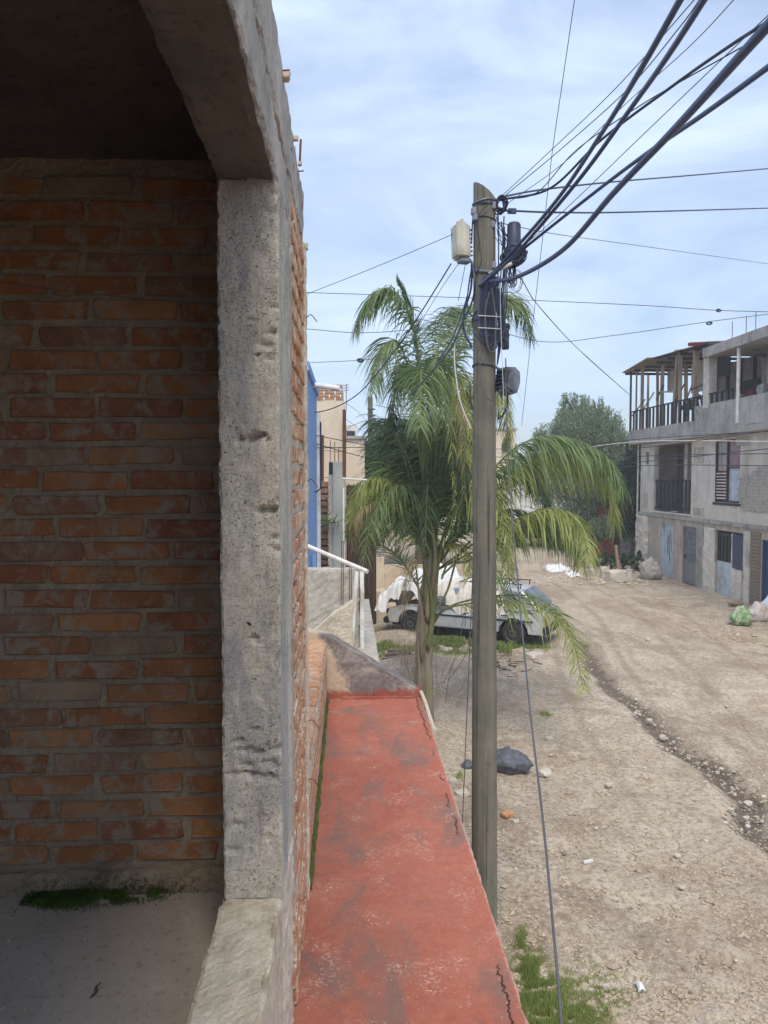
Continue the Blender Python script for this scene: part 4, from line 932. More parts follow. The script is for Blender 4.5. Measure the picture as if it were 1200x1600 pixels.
# dark splice closure
q = P(803, 365, PY - .1)
sc_ = thing('splice_closure', 'dark cylindrical cable splice closure standing upright right of the pole top', 'splice closure', q)
MB().lathe([(.0, .09), (.045, .088), (.058, .07), (.06, -.1), (.065, -.102), (.065, -.125), (.03, -.13)], Matrix.Translation(q), 16).build('dome', M_cable, sc_, smooth=True)
MB().lathe([(.07, -.13), (.075, -.16), (.06, -.2), (.03, -.26)], Matrix.Translation(q), 14).build('base', M_cable, sc_, smooth=True)
def scribble(m, c, rx, rz_, ry, n, r, seed, turns=1.6):
    rnd = random.Random(seed)
    for k in range(n):
        ph = rnd.uniform(0, 6.28); a = rnd.uniform(.5, 1); b = rnd.uniform(.5, 1); tl = rnd.uniform(-.6, .6); pts = []
        for i in range(22):
            t = i / 21 * turns * math.pi + ph; x = math.cos(t) * rx * a; z = math.sin(t) * rz_ * b; pts.append(Vector((c.x + x * math.cos(tl) - z * math.sin(tl) * .3, c.y + math.sin(t + k) * ry, c.z + z + x * math.sin(tl) * .4)) + noise.noise_vector(Vector((i * .3, k, seed))) * rx * .25)
        m.tube(pts, r * rnd.uniform(.7, 1.2), 5)
tg = thing('cable_tangle', 'knot of black coiled drop cables packed behind the splice closure', 'cable', P(802, 400, PY - .08))
m = MB(); scribble(m, P(803, 400, PY - .08), .1, .09, .07, 16, .006, 3, 2); m.build('coil', M_cable, tg)
m = MB(); scribble(m, P(783, 320, PY - .04), .06, .07, .06, 12, .005, 4, 2); m.build('coil', M_cable, tg)
m = MB(); scribble(m, P(800, 425, PY - .05), .04, .14, .04, 9, .004, 5, 1.7); m.build('coil', M_cable, tg)
m = MB(); scribble(m, P(806, 440, PY - .02), .07, .1, .05, 5, .002, 6, 1.9); m.build('coil', M_cableG, tg)
sl = thing('slack_loops', 'long dark slack cable loops hanging down the front of the wooden pole', 'cable', P(762, 500, PY - .13))
for k in range(9):
    x0 = 752 + k * 3.2; b_ = 545 - abs(k - 4) * 5 + random.uniform(-6, 6); dd = PY - .135 - .006 * (k % 3)
    pts = [P(x0 + 4, 432, dd), P(x0 - 3, 470, dd), P(x0 - 2, 515, dd), P(x0 + 4, b_, dd), P(x0 + 12, b_ - 8, dd), P(x0 + 10, 500, dd), P(x0 + 6, 450, dd)]
    MB().tube(catmull(pts, 6), .007 if k % 3 else .01, 6).build('loop', M_cable if k % 3 else M_cableB, sl)
MB().tube(catmull([P(765, 455, PY - .15), P(758, 490, PY - .15), P(762, 540, PY - .15), P(772, 548, PY - .15), P(774, 500, PY - .15), P(768, 450, PY - .15)], 6), .009, 6).build('loop', M_cableG, sl)
for py in (493, 512):
    MB().tube([P(747, py, PY - .16), P(782, py + 2, PY - .16)], .004, 5).build('zip_tie', M_cableW, sl)
hl = thing('black_riser_cables', 'bundle of black cables running down the right side of the wooden pole', 'cable', P(782, 480, PY - .04))
for k in range(6):
    x0 = 779 + k * 3
    pts = [P(x0 + random.uniform(-3, 6), 330 + k * 8, PY - .06), P(x0 + 3 * math.sin(k), 400, PY - .07), P(x0 - 2, 470, PY - .06), P(x0 - k * 2, 530, PY - .06), P(777, 570, PY - .05)]
    MB().tube(catmull(pts, 6), .006, 5).build('strand', M_cable, hl)
q = P(789, 524, PY - .03); MB().rough(q.x - .025, q.x + .03, q.y - .03, q.y + .03, q.z - .11, q.z + .1, .02, .012, 12, 5, .8).build('taped_bundle', M_cable, hl)
for k in range(9):
    a = P(776, 335 + k * 3, PY - .08); b = P(790 + random.uniform(-6, 12), 385 + random.uniform(-10, 12), PY - .08); mid = (a + b) / 2 + Vector((random.uniform(-.06, .06), 0, -.03))
    MB().tube(catmull([a, mid, b], 6), .003, 5).build('strand', M_cable, hl)
ll_ = thing('left_drop_cables', 'black drop cables sweeping down from the beige box on the left of the pole', 'cable', P(735, 440, PY))
for pts_, r in (([(737, 408), (742, 440), (738, 470), (722, 505), (700, 550), (640, 620)], .008), ([(737, 410), (736, 450), (725, 490), (726, 520), (738, 543)], .009), ([(738, 412), (733, 440), (730, 470), (734, 490), (745, 500)], .005),
                ([(735, 430), (728, 470), (706, 530), (680, 570)], .006), ([(745, 485), (738, 500), (742, 520), (756, 540)], .007), ([(737, 380), (738, 352), (740, 325)], .006), ([(750, 385), (746, 350), (752, 330), (775, 310)], .005), ([(735, 440), (752, 410), (748, 385)], .004),
                ([(728, 408), (722, 440), (716, 470)], .003), ([(734, 596), (735, 620), (738, 640)], .006)):
    MB().tube(catmull([P(x, y_, PY - .125 + (.1 if x < 742 else 0)) for x, y_ in pts_], 6), r, 6).build('strand', M_cable, ll_)
o = MB().tube(catmull([P(716, 512, PY), P(710, 545, PY), P(712, 585, PY), P(720, 630, PY), P(736, 670, PY)], 8), .006, 6).build('white_drop_cable', M_cableW, None); tag(o, 'white cable hanging in a slack curve left of the wooden pole', 'cable')
# grey rounded box
q = P(790, 595, PY - .06)
gb = thing('grey_amplifier_box', 'faceted dark grey metal box strapped to the right of the pole below the loops', 'junction box', q)
Mx = Matrix.Translation(q) @ Matrix.Rotation(R(25), 4, 'Z') @ Matrix.Rotation(R(10), 4, 'Y')
prof = [(-.05, -.09), (.04, -.12), (.09, -.09), (.105, 0), (.085, .09), (.03, .12), (-.06, .1)]
bx = MB(); bx.prism(prof, -.07, .07); bx.v = [tuple(Mx @ Vector(v)) for v in bx.v]; bx.build('housing', M_boxg, gb)
bx = MB(); bx.prism([(a * .8 + .01, b * .8) for a, b in prof], -.085, -.072); bx.v = [tuple(Mx @ Vector(v)) for v in bx.v]; bx.build('lid', M_boxg, gb)
for k in range(5): bx = MB(); bx.box(-.075, -.045, -.05, .05, -.08 + k * .035, -.065 + k * .035, M=Mx); bx.build('cooling_fin', M_cable, gb)
MB().tube([Mx @ Vector((-.12, .02, .1)), Mx @ Vector((-.04, .02, .08))], .012, 7).build('bracket', M_boxg, gb)
MB().tube(catmull([P(783, 607, PY - .15), P(775, 622, PY - .16), P(765, 625, PY - .16), P(753, 605, PY - .15), P(750, 570, PY - .14), P(751, 545, PY - .14)], 6), .005, 6).build('lead', M_cableG, gb)
MB().tube(catmull([P(793, 615, PY - .05), P(793, 632, PY - .04), P(786, 648, PY - .04), P(778, 655, PY)], 6), .007, 6).build('lead', M_cable, gb)

# ------------------------------------------------------------ overhead cables
def wire(name, label, pts, r, mat, cat='cable', n=10, group=None):
    W = [P(*p) for p in pts]; o = MB().tube(catmull(W, n), r, 7 if isinstance(r, list) or r > .006 else 5).build(name, mat, None, smooth=True); return tag(o, label, cat, group)
wire('thick_cable', 'thick blue-black cable, leftmost of the four heavy ones climbing to the top edge', [(748, 448, 6.35), (790, 405, 6.2), (868, 315, 5.2), (942, 205, 4.1), (1000, 110, 3.3), (1085, -40, 2.6)], .0135, M_cableB)
wire('thick_cable', 'thick blue-black cable reaching the top edge just right of the leftmost heavy one', [(762, 436, 6.35), (810, 392, 6.0), (905, 280, 4.9), (985, 170, 4.0), (1045, 85, 3.3), (1125, -40, 2.6)], .0135, M_cableB)
wire('thick_cable', 'heaviest sagging cable leaving the pole strap and curving to the right edge', [(765, 440, 6.3), (810, 432, 5.6), (880, 390, 4.7), (960, 300, 3.8), (1060, 195, 2.9), (1150, 95, 2.3), (1240, -5, 1.9)], .016, M_cableB)
wire('thick_cable', 'heavy cable from the splice closure ending lowest at the right edge', [(790, 412, 6.3), (835, 375, 5.8), (930, 300, 4.9), (1010, 240, 4.0), (1100, 178, 3.2), (1200, 105, 2.6), (1260, 60, 2.3)], .0115, M_cableB)
wire('twisted_cable', 'medium twisted cable from the pole top rising to the upper right edge', [(785, 312, 6.4), (860, 294, 6.0), (940, 218, 5.4), (1050, 135, 4.6), (1140, 72, 4.0), (1230, 15, 3.5)], .0095, M_cable)
wire('thin_cable', 'thin wire from the pole top passing left of all heavy cables', [(782, 308, 6.4), (850, 245, 5.9), (960, 140, 5), (1080, 5, 4), (1100, -20, 3.9)], .0032, M_cableG)
wire('thin_cable', 'thin dark wire running just under the leftmost heavy cable', [(790, 305, 6.4), (880, 230, 5.8), (980, 140, 5), (1060, 45, 4.2), (1100, -10, 3.9)], .0036, M_cable)
wire('thin_cable', 'thin grey wire crossing behind the heavy cables to the top right corner', [(793, 318, 6.4), (880, 255, 5.8), (980, 160, 5), (1080, 70, 4.3), (1160, -15, 3.7)], .0028, M_cableG)
wire('thin_cable', 'fine wire from the closure fanning out between the heavy cables', [(800, 400, 6.4), (880, 330, 5.8), (1000, 215, 4.9), (1120, 100, 4.1), (1220, 5, 3.5)], .003, M_cableG)
wire('thin_cable', 'black wire looping from the pole top beneath the twisted cable', [(790, 312, 6.35), (840, 300, 6.1), (900, 235, 5.7), (1000, 165, 5.0), (1130, 90, 4.2), (1230, 35, 3.6)], .0042, M_cable)
wire('span_cable', 'black span cable leaving the pole top and crossing to the right edge', [(782, 308, 6.5), (850, 296, 7.5), (960, 284, 9), (1080, 274, 11), (1240, 260, 14)], .0095, M_cable)
wire('span_cable', 'black level span cable with clamp, second below the pole top', [(790, 329, 6.5), (880, 332, 7.6), (1000, 331, 9.5), (1240, 324, 14)], .0095, M_cable)
q = P(800, 330, 6.6); tag(MB().rough(q.x - .035, q.x + .035, q.y - .02, q.y + .02, q.z - .02, q.z + .02, .012, .004, 10, 2, .5).build('cable_clamp', M_cableB, None), 'dark wedge clamp gripping the level span cable beside the pole', 'clamp')
wire('thin_span', 'thin wire sloping gently down to the right edge below the level cables', [(780, 348, 6.6), (870, 366, 9), (1000, 384, 12), (1240, 418, 17)], .0045, M_cableG)
wire('thin_span', 'thin wire rising from the roof end to the beige box', [(478, 460, 7.5), (560, 428, 7.2), (640, 395, 6.9), (712, 364, 6.5)], .003, M_cable)
wire('thin_span', 'long thin nearly level wire passing behind the pole with a splice at right', [(478, 457, 12), (600, 461, 12), (800, 468, 12), (1000, 477, 12), (1124, 485, 12), (1240, 488, 12)], .006, M_cableG)
wire('thin_span', 'sagging thin wire crossing the palm top and rising to the right edge', [(478, 514, 12), (570, 520, 12), (680, 512, 12), (740, 508, 12), (850, 534, 12), (960, 524, 12), (1105, 503, 12), (1240, 486, 12)], .006, M_cableG)
wire('thin_span', 'short thin wire with a twist knot left of the palm crown', [(478, 567, 11), (560, 563, 11), (640, 556, 11), (700, 552, 11)], .005, M_cableG)
for (px, py, d, lb) in ((1123, 485, 12, 'small knot splice on the long level wire at right'), (1108, 505, 12, 'small twisted splice on the lower wire near the roof'), (563, 563, 11, 'small loop knot on the short wire left of the palm')):
    m = MB(); scribble(m, P(px, py, d), .05, .025, .02, 4, .006, px, 2); tag(m.build('wire_splice', M_cable, None), lb, 'splice')
wire('thin_span', 'curved dark wire drooping from behind the pole to the blue house', [(705, 412, 7), (650, 500, 7.6), (600, 570, 8.4), (560, 615, 9), (520, 638, 9.6), (478, 647, 10)], .0065, M_cable)
wire('thin_span', 'second fine wire slanting down left from the beige box', [(718, 410, 7), (690, 450, 7.4), (660, 500, 8), (640, 540, 8.4)], .003, M_cableG)
wire('steep_wire', 'thin steep wire dropping from the top edge past the pole to the palm', [(902, -30, 5.5), (880, 120, 6), (862, 245, 6.6), (848, 370, 7.3), (832, 510, 8.4), (815, 665, 10)], .0032, M_cable)
wire('slant_wire', 'dark slanting wire from the closure down to the wooden balcony roof', [(812, 432, 6.5), (850, 488, 10), (915, 556, 18), (985, 618, 33)], [.005] * 10 + [.007] * 10 + [.012] * 11, M_cable)
wire('hanging_cable', 'grey hanging cable running from the pole box down to the bottom edge', [(790, 560, 6.4), (792, 660, 6.3), (798, 780, 6.1), (808, 900, 5.6), (826, 1090, 4.4), (848, 1280, 3.4), (866, 1470, 2.75), (884, 1680, 2.3)], .006, M_cableG)
wire('guy_wire', 'thin grey wire hanging straight down just left of the wooden pole', [(740, 860, 6.55), (736, 960, 6.5), (731, 1080, 6.45), (726, 1200, 6.4), (722, 1300, 6.35)], .0045, M_cableG)
wire('white_thread', 'thin white string cable hanging along the right side of the pole', [(781, 440, 6.3), (783, 520, 6.3), (786, 600, 6.3), (787, 640, 6.3)], .003, M_cableW)
for k, (y0, y1, y2) in enumerate([(700, 686, 672), (712, 700, 668), (720, 713, 708), (735, 722, 697), (745, 728, 728), (706, 690, 690)]):
    lb = ['highest', 'second', 'third', 'lowest sagging', 'bottom', 'pale level'][k]
    wire('house_service_wire', lb + ' of the service wires strung across the front of the concrete house', [(680, y0, 32), (850, (y0 + y1) / 2 + 8, 27), (1000, y1, 23.5), (1240, y2, 20)], .012, M_cable if k != 5 else M_cableW)
for k, (a_, b_) in enumerate([(678, 716), (700, 706), (690, 742)]):
    lb = ['upper', 'middle', 'lower'][k]
    wire('left_street_wire', lb + ' of the dark wires running from the blue house behind the palm', [(482, a_, 10), (560, (a_ + b_) / 2 - 4, 12), (660, b_ - 6, 16), (745, b_, 22)], .006, M_cable)
for k, (a_, b_) in enumerate([(630, 672), (655, 690), (672, 684)]):
    lb = ['upper', 'middle', 'lower'][k]
    wire('far_wire', lb + ' of the faint wires meeting at the distant utility pole', [(541, a_, 30), (560, a_ + 14, 36), (579, b_ - 10, 43.8), (620, b_ + 4, 34)], .01, M_cableG)

# ------------------------------------------------------------ concrete house across the street
HX = 13.2
def FY(px): return HX / ((P(px, 745, 10).x) / 10)
def FZ(px, py): return P(px, py, FY(px)).z
hs = thing('concrete_house', 'three-storey unfinished concrete house with wooden-roofed top balcony at right', 'house', (HX, 28, 0))
Y0, Y1 = 15.0, FY(1001)
S1, S2 = 2.50, 5.66
# ground floor wall with door openings
d1 = (FY(1054), FY(1035), -.2, 2.3); d2 = (FY(1090), FY(1068), -.2, 2.28); d3 = (FY(1163), FY(1120), -.2, 2.3); d4 = (20.0, FY(1193), -.2, 2.2)
g = MB(); g.wall_x(HX, HX + .22, Y0, Y1, -.2, S1, [d1, d2, d3, d4]); g.build('ground_floor_wall', M_side, hs)
MB().box(HX - .06, HX + .3, Y0, Y1 + .05, S1 + .003, S1 + .13).build('floor_ledge', M_band, hs)
lg = (FY(1080), FY(1022), 2.75, S2 - .12); wn = (FY(1156), FY(1117), 3.3, 5.5); sw = (FY(1013), FY(1008), 4.75, 5.3)
g = MB(); g.wall_x(HX, HX + .2, Y0, Y1, S1 + .135, S2, [lg, wn, sw]); g.build('upper_wall', M_fac, hs)
# slab/balcony band
BX = HX - .45
MB().rough(BX, HX + 5, Y0, Y1 + .35, S2 + .003, S2 + .22, .35, .015, 1, 4).build('balcony_slab', M_band, hs)
MB().rough(BX, BX + .12, Y0, FY(1112) + .5, S2 + .223, S2 + 1.12, .2, .012, 1.5, 5).build('balcony_parapet', M_band, hs)
MB().rough(BX, BX + .12, FY(1112) + .52, Y1 + .33, S2 + .223, S2 + .62, .2, .012, 1.5, 6).build('balcony_parapet', M_band, hs)
# inner shell
MB().box(HX + 5, HX + 5.2, Y0, Y1, -.2, 8.6).build('back_wall', M_band, hs)
MB().box(HX + .22, HX + 5, Y1 - .2, Y1 - .002, -.2, S1).build('side_wall', M_side, hs)
MB().box(HX + .2, HX + 5, Y1 - .2, Y1 - .003, S1 + .14, S2).build('side_wall', M_fac, hs)
MB().box(HX + .3, HX + 5, Y0, Y1 - .2, S1 - .1, S1 + .12).build('inner_floor', M_band, hs)
MB().box(HX + 1.6, HX + 1.7, Y0, Y1 - .2, S1 + .13, S2).build('loggia_back_wall', M_side, hs)
MB().box(HX + 1.2, HX + 1.3, Y0, Y1 - .2, -.1, S1 - .11).build('ground_inner_wall', M_side, hs)
MB().box(HX + .5, HX + .75, FY(1055), FY(1050), S1 + .13, S2).build('loggia_pillar', M_side, hs)
MB().box(HX + 1.5, HX + 1.598, FY(1072), FY(1058), S1 + .14, 5.0).build('loggia_door', M_dwood, hs)
# loggia railing
rl = MB(); rl.box(HX + .04, HX + .08, lg[0], lg[1], 4.02, 4.08); rl.box(HX + .04, HX + .08, lg[0], lg[1], 2.85, 2.9); rail = rl.build('loggia_railing', M_black, hs)
for k in range(9):
    y = lg[0] + (lg[1] - lg[0]) * (k + .5) / 9; MB().box(HX + .045, HX + .075, y - .06, y + .06, 2.9, 4.02).build('baluster', M_black, rail)
MB().box(HX - .05, HX + .22, lg[0] - .05, lg[1] + .05, 2.68, 2.75).build('sill', M_fac, hs)
# upper window: two leaves
wy0, wy1 = wn[0], wn[1]; wm = (wy0 + wy1) / 2 + .05
wnd = MB(); 
for a, b, c, d in ((wy0, wy1, 3.3, 3.36), (wy0, wy1, 5.44, 5.5), (wy0, wy0 + .05, 3.36, 5.44), (wy1 - .05, wy1, 3.36, 5.44), (wm - .03, wm + .03, 3.36, 5.44), (wy0 + .05, wm - .03, 4.5, 4.54)): wnd.box(HX + .02, HX + .08, a, b, c, d)
wno = wnd.build('window_frame', M_dwood, hs)
MB().box(HX + .09, HX + .11, wm, wy1 - .05, 4.42, 5.44).build('grey_pane', M_band, wno)
MB().box(HX + .14, HX + .16, wm + .03, wy1 - .05, 3.36, 4.42).build('red_curtain', M_redw, wno)
for k in range(9): MB().box(HX + .03, HX + .10, wm + .03, wy1 - .05, 3.42 + k * .11, 3.46 + k * .11).build('louvre', M_white, wno)
MB().box(HX + .09, HX + .11, wy0 + .05, wm - .03, 3.36, 4.5).build('blue_pane', M_bdoor, wno)
MB().box(HX + .09, HX + .11, wy0 + .05, wm - .03, 4.54, 5.44).build('curtained_pane', simple('faded_pink_curtain', (.34, .22, .24), .8, 0, .3, 3, .2), wno)
MB().box(HX - .03, HX + .2, wy0 - .08, wy1 + .08, 3.2, 3.29).build('window_sill', M_dwood, hs)
# exposed block patch under peeled plaster
pbm = MB(); z = 3.05; row = 0
while z < 4.6:
    y = 20.0 + (row % 2) * .1
    ye = FY(1158) - .25 * math.sin(z * 3) - max(0, z - 4.1) * 2.6
    while y < ye - .1: pbm.box(HX - .02 + random.uniform(-.006, .004), HX + .01, y, y + .17, z, z + .085); y += .2
    z += .115; row += 1
o = pbm.build('exposed_blocks', M_stucco, hs); o['kind'] = 'stuff'
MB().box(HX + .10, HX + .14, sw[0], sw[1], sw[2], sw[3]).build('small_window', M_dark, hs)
# doors
def door(name, lo, hi, z1, mat, rec=.1):
    o = MB().box(HX + rec, HX + rec + .05, lo + .05, hi - .05, .02, z1 - .05).build(name, mat, hs)
    f = MB(); f.box(HX + .02, HX + rec + .06, lo, lo + .05, 0, z1); f.box(HX + .02, HX + rec + .06, hi - .05, hi, 0, z1); f.box(HX + .02, HX + rec + .06, lo + .05, hi - .05, z1 - .05, z1); f.build('door_frame', mat, o)
    return o
da = door('pale_blue_door', d1[0], d1[1], 2.3, M_bdoor)
ym = (d1[0] + d1[1]) / 2
for dy, w_, za, zb in ((-.05, .035, .7, 2.0), (.12, .05, .95, 1.75), (-.2, .02, 1.1, 1.6)): MB().box(HX + .09, HX + .098, ym + dy, ym + dy + w_, za, zb).build('glass_slit', M_dark, da)
MB().box(HX + .06, HX + .098, d1[0] + .14, d1[0] + .18, 1.0, 1.15).build('handle', M_black, da)
db = door('grey_ornate_door', d2[0], d2[1], 2.28, M_gdoor)
for r_ in range(6):
    for c_ in range(3):
        yc = d2[0] + .25 + c_ * .3; zc = .95 + r_ * .21
        MB().tube([(HX + .09, yc + .09 * math.cos(a), zc + .08 * math.sin(a)) for a in np.linspace(0, 2 * math.pi, 11)], .012, 5, cap=False).build('scroll', M_boxg, db)
MB().box(HX + .085, HX + .099, d2[0] + .08, d2[1] - .08, .15, .8, bev=.004).build('panel', M_gdoor, db)
MB().box(HX + .05, HX + .098, d2[1] - .14, d2[1] - .10, 1.0, 1.15).build('handle', M_black, db)
dyc = FY(1143)
dc = MB().box(HX + .06, HX + .10, dyc, d3[1] - .04, .02, 1.2).build('white_half_door', M_bdoor, hs)
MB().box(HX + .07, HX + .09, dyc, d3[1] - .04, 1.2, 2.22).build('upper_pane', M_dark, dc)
for k in range(4): y = dyc + .08 + k * .24; MB().box(HX + .05, HX + .069, y, y + .02, 1.2, 2.1).build('bar', M_black, dc)
MB().box(HX + .04, HX + .11, dyc - .06, dyc - .002, .02, 2.25).build('post', M_white, dc)
MB().box(HX + .06, HX + .16, d3[0] + .02, dyc - .07, 1.05, 2.24).build('dark_board', M_cableB, hs)
MB().rough(HX + .02, HX + .15, d3[0] + .02, dyc - .07, -.1, 1.04, .08, .02, 4, 3, .8).build('broken_infill', M_fac, hs)
MB().box(HX + .0, HX + .12, d3[0] - .12, d3[0] + .01, -.1, 2.3).build('timber_post', M_wood, hs)
MB().rough(HX - .05, HX + .02, FY(1120) + .02, FY(1103), -.1, 2.35, .09, .02, 4, 8, .9).build('flaking_pier', M_fac, hs)
MB().box(HX - .035, HX - .002, FY(1102), FY(1092), -.1, 2.45).build('pilaster', M_band, hs)
MB().rough(HX - .05, HX + .02, FY(1176), FY(1166), -.1, 2.4, .09, .012, 4, 8, .9).build('concrete_post', M_fac, hs)
zz = 0
pier = MB().box(HX - .02, HX - .002, FY(1192), FY(1177), -.1, 2.4).build('brick_pier', M_stoned, hs)
while zz < 2.35: MB().box(HX - .04, HX - .021, FY(1192), FY(1177) - .02, zz, zz + .09).build('brick', M_stoned, pier); zz += .115
door('dark_blue_door', d4[0] + .1, d4[1], 2.2, simple('dark_blue_door_paint', (.05, .09, .17), .5, .1, .2, 3, .05))
MB().rough(HX - .16, HX + .05, FY(1014), Y1 + .1, -.1, 2.45, .09, .05, 3, 9, .8).build('rubble_stone_pier', M_fac, hs)
MB().tube([(HX - .08, Y1 + .13, 0), (HX - .08, Y1 + .13, S2)], .035, 6).build('downpipe', M_pvc, hs)
# top floor
rz0 = S2 + 1.45
rail = MB().box(BX + .02, BX + .08, FY(1160), Y1 + .3, rz0, rz0 + .05).build('balcony_railing', M_black, hs)
k = 0; y = Y1 + .25
while y > FY(1165):
    base = S2 + .62 if y > FY(1112) + .5 else S2 + 1.12
    MB().box(BX + .03, BX + .07, y - .06, y + .06, base, rz0).build('baluster', M_black if k % 4 else M_dwood, rail); y -= .36; k += 1
for x0_, y_ in ((BX + .05, Y1 + .3),): MB().tube([(x0_, y_, S2 + .2), (x0_, y_, 9.1)], .05, 6).build('roof_post', M_dwood, hs)
for px, dx, th, lean in ((994, .1, .06, 0), (1003, .12, .11, 0), (1012, 1.2, .08, 0), (1028, .9, .1, .12), (1034, .6, .12, 0), (1053, .2, .13, -.3), (1062, .1, .11, 0), (1072, 1.3, .12, .1), (1086, .15, .16, 0)):
    y_ = (HX + dx - .4) / (P(px, 745, 10).x / 10); t = MB(); 
    t.tube([(BX + dx, y_, S2 + .62), (BX + dx, y_ + lean, 8.95)], th * .8, 4); t.build('roof_post', M_wood, hs)
y_ = FY(1119); MB().box(BX, BX + .3, y_ - .2, y_ + .2, S2 + 1.0, 8.45).build('corner_pillar', M_fac, hs)
y_ = FY(1172); MB().tube([(BX - .02, y_, S2 + .3), (BX - .02, y_, 8.4)], .06, 8).build('pale_pipe', M_pvc, hs)
MB().rough(BX - .1, BX + .3, Y0, FY(1117), 8.452, 8.78, .3, .01, 1, 3).build('concrete_beam', M_band, hs)
MB().box(BX + .3, HX + 5, Y0, FY(1119), 8.5, 8.7).build('roof_slab', M_band, hs)
# leaning wooden roof
def slab4(name, mat, a, b, c, d, th):
    vs = [Vector(q) for q in (a, b, c, d)]; m = MB(); m.add(vs + [v - Vector((0, 0, th)) for v in vs], [(0, 1, 2, 3), (7, 6, 5, 4), (0, 4, 5, 1), (1, 5, 6, 2), (2, 6, 7, 3), (3, 7, 4, 0)]); return m.build(name, mat, hs)
ya, yb, yc = Y1 + .6, FY(1034), FY(1125)
for k in range(9):
    x0_ = BX - .25 + k * .4; dz = k * .03
    slab4('roof_board', M_wood, (x0_, ya, 8.98 + dz), (x0_ + .38, ya, 8.98 + dz), (x0_ + .38, yb, 9.2 + dz), (x0_, yb, 9.2 + dz), .04)
    slab4('roof_board', M_wood if k % 2 else M_dwood, (x0_ + .15, yb - .02, 9.17 + dz), (x0_ + .48, yb - .02, 9.17 + dz), (x0_ + .48, yc, 8.95 + dz), (x0_ + .15, yc, 8.95 + dz), .04)
for k in range(8): y_ = yc + (ya - yc) * k / 7; MB().box(BX - .1, HX + 3, y_ - .05, y_ + .05, 8.86, 8.96).build('rafter', M_dwood, hs)
a, b = P(1056, 549, 29), P(1122, 546, 26.5); MB().tube([a, b], .09, 4).build('loose_plank', M_wood, hs)
a, b = P(1076, 538, 27), P(1160, 534, 25.5); MB().tube([a, b], .08, 4).build('loose_plank', M_redwall, hs)
# upper back rooms
MB().box(HX + 2.2, HX + 2.35, FY(1119), Y1 - 1.2, S2 + .23, 8.8).build('upper_back_wall', M_side, hs)
for k in range(6): y_ = FY(1110) + k * 1.0; MB().box(HX + 2.1, HX + 2.198, y_, y_ + .1, S2 + .23, 8.8).build('stud', M_dwood, hs)
MB().box(HX + 2.05, HX + 2.098, FY(1105) + .4, FY(1105) + 1.5, S2 + .3, 7.9).build('upper_doorway', M_dwood, hs)
MB().box(HX + .5, HX + .62, Y0, FY(1172), S2 + .23, 8.45).build('upper_side_wall', M_fac, hs)
MB().box(HX + 1.6, HX + 1.75, FY(1172), FY(1119), S2 + .23, 8.45).build('upper_side_wall', M_side, hs)
for px in (1155, 1177, 1192):
    y_ = FY(px); MB().tube([(BX + .1, y_, 8.7), (BX + .1, y_, 9.4)], .012, 5).build('rebar_stub', M_rust, hs)
for k in range(7):
    y_ = FY(1000) - k * .95; MB().tube([(BX + .05 + .15 * (k % 3), y_, S2 + 1.3 + .25 * (k % 4)), (BX + .1, y_ - 1.3, S2 + 1.9 + .2 * (k % 3))], .03, 4).build('loose_lath', M_wood if k % 2 else M_dwood, hs)
for k, (y_, z_, h_) in enumerate([(31.5, S2 + 2.3, .9), (29.4, S2 + 2.0, 1.3), (27.6, S2 + 2.4, .8)]):
    MB().box(HX + .9 + .1 * k, HX + .96 + .1 * k, y_, y_ + 1.1, z_, z_ + h_).build('scrap_panel', [M_band, M_side, M_dwood][k], hs)
for k in range(4):
    y_ = FY(1150) - k * .7; MB().rough(HX + .1, HX + .5, y_, y_ + .4, S2 + 1.0, S2 + 1.35 + .1 * k, .12, .05, 4, k, .8).build('stored_bundle', [M_side, M_redwall, M_sackg, M_stoned][k], hs)
for k, (y_, z_, w_, h_) in enumerate([(27.2, 4.7, .8, .6), (24.0, 5.25, .9, .3), (27.1, 2.75, .9, .28), (32.35, 2.8, .5, .7), (31.6, .2, .9, .7)]):
    MB().rough(HX - .012, HX + .01, y_, y_ + w_, z_, z_ + h_, .06, .02, 4, k, .9).build('bare_patch', M_stucco if k % 2 else M_side, hs)
for k in range(5): # plants / pots behind railing
    q = Vector((BX + .35, FY(1075 + k * 9), S2 + .9)); 
    crown([(q.x, q.y, q.z + .35, .2, .2, .35)], 260, .12, seed=50 + k).build('potted_foliage', M_weed, hs)

# dark yard beside the house
sh = thing('yard_shed', 'dim shed with dull red wall and black doorway left of the concrete house', 'shed', (12.6, 37.2, terr(0, 37.2)))
a, b = P(935, 765, 37), P(998, 765, 37); zb = terr(0, 37)
MB().box(a.x, P(968, 800, 37).x, 37, 37.2, zb - .3, P(950, 790, 37).z).build('red_wall', M_redwall, sh)
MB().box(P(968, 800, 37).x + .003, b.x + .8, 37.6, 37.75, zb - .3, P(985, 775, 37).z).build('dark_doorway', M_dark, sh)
MB().box(P(968, 800, 37).x, b.x + .8, 36.6, 37.5, zb - .3, P(985, 842, 36.6).z).build('step', M_band, sh)
MB().box(a.x - .2, b.x + 1.2, 36.4, 41, P(950, 775, 37).z, P(950, 770, 37).z + .05).build('roof', M_dwood, sh)
MB().box(b.x + .8, b.x + .95, 36, 41, zb - .3, P(985, 775, 37).z - .02).build('side_wall', M_side, sh)
wl = thing('white_wall', 'white yard wall glimpsed through the right palm fronds', 'wall', (P(842, 800, 46).x, 46, terr(0, 46)))
a, b = P(796, 742, 46), P(890, 742, 46); MB().rough(a.x, b.x, 46, 46.25, 0, a.z, .3, .02, 1, 3).build('render', M_white, wl)
MB().box(a.x - .02, b.x + .02, 45.95, 46.3, a.z + .02, a.z + .1).build('coping', M_band, wl)
fh = thing('distant_beige_house', 'distant beige house corner just right of the pole', 'house', (P(797, 745, 58).x, 58, terr(0, 58)))
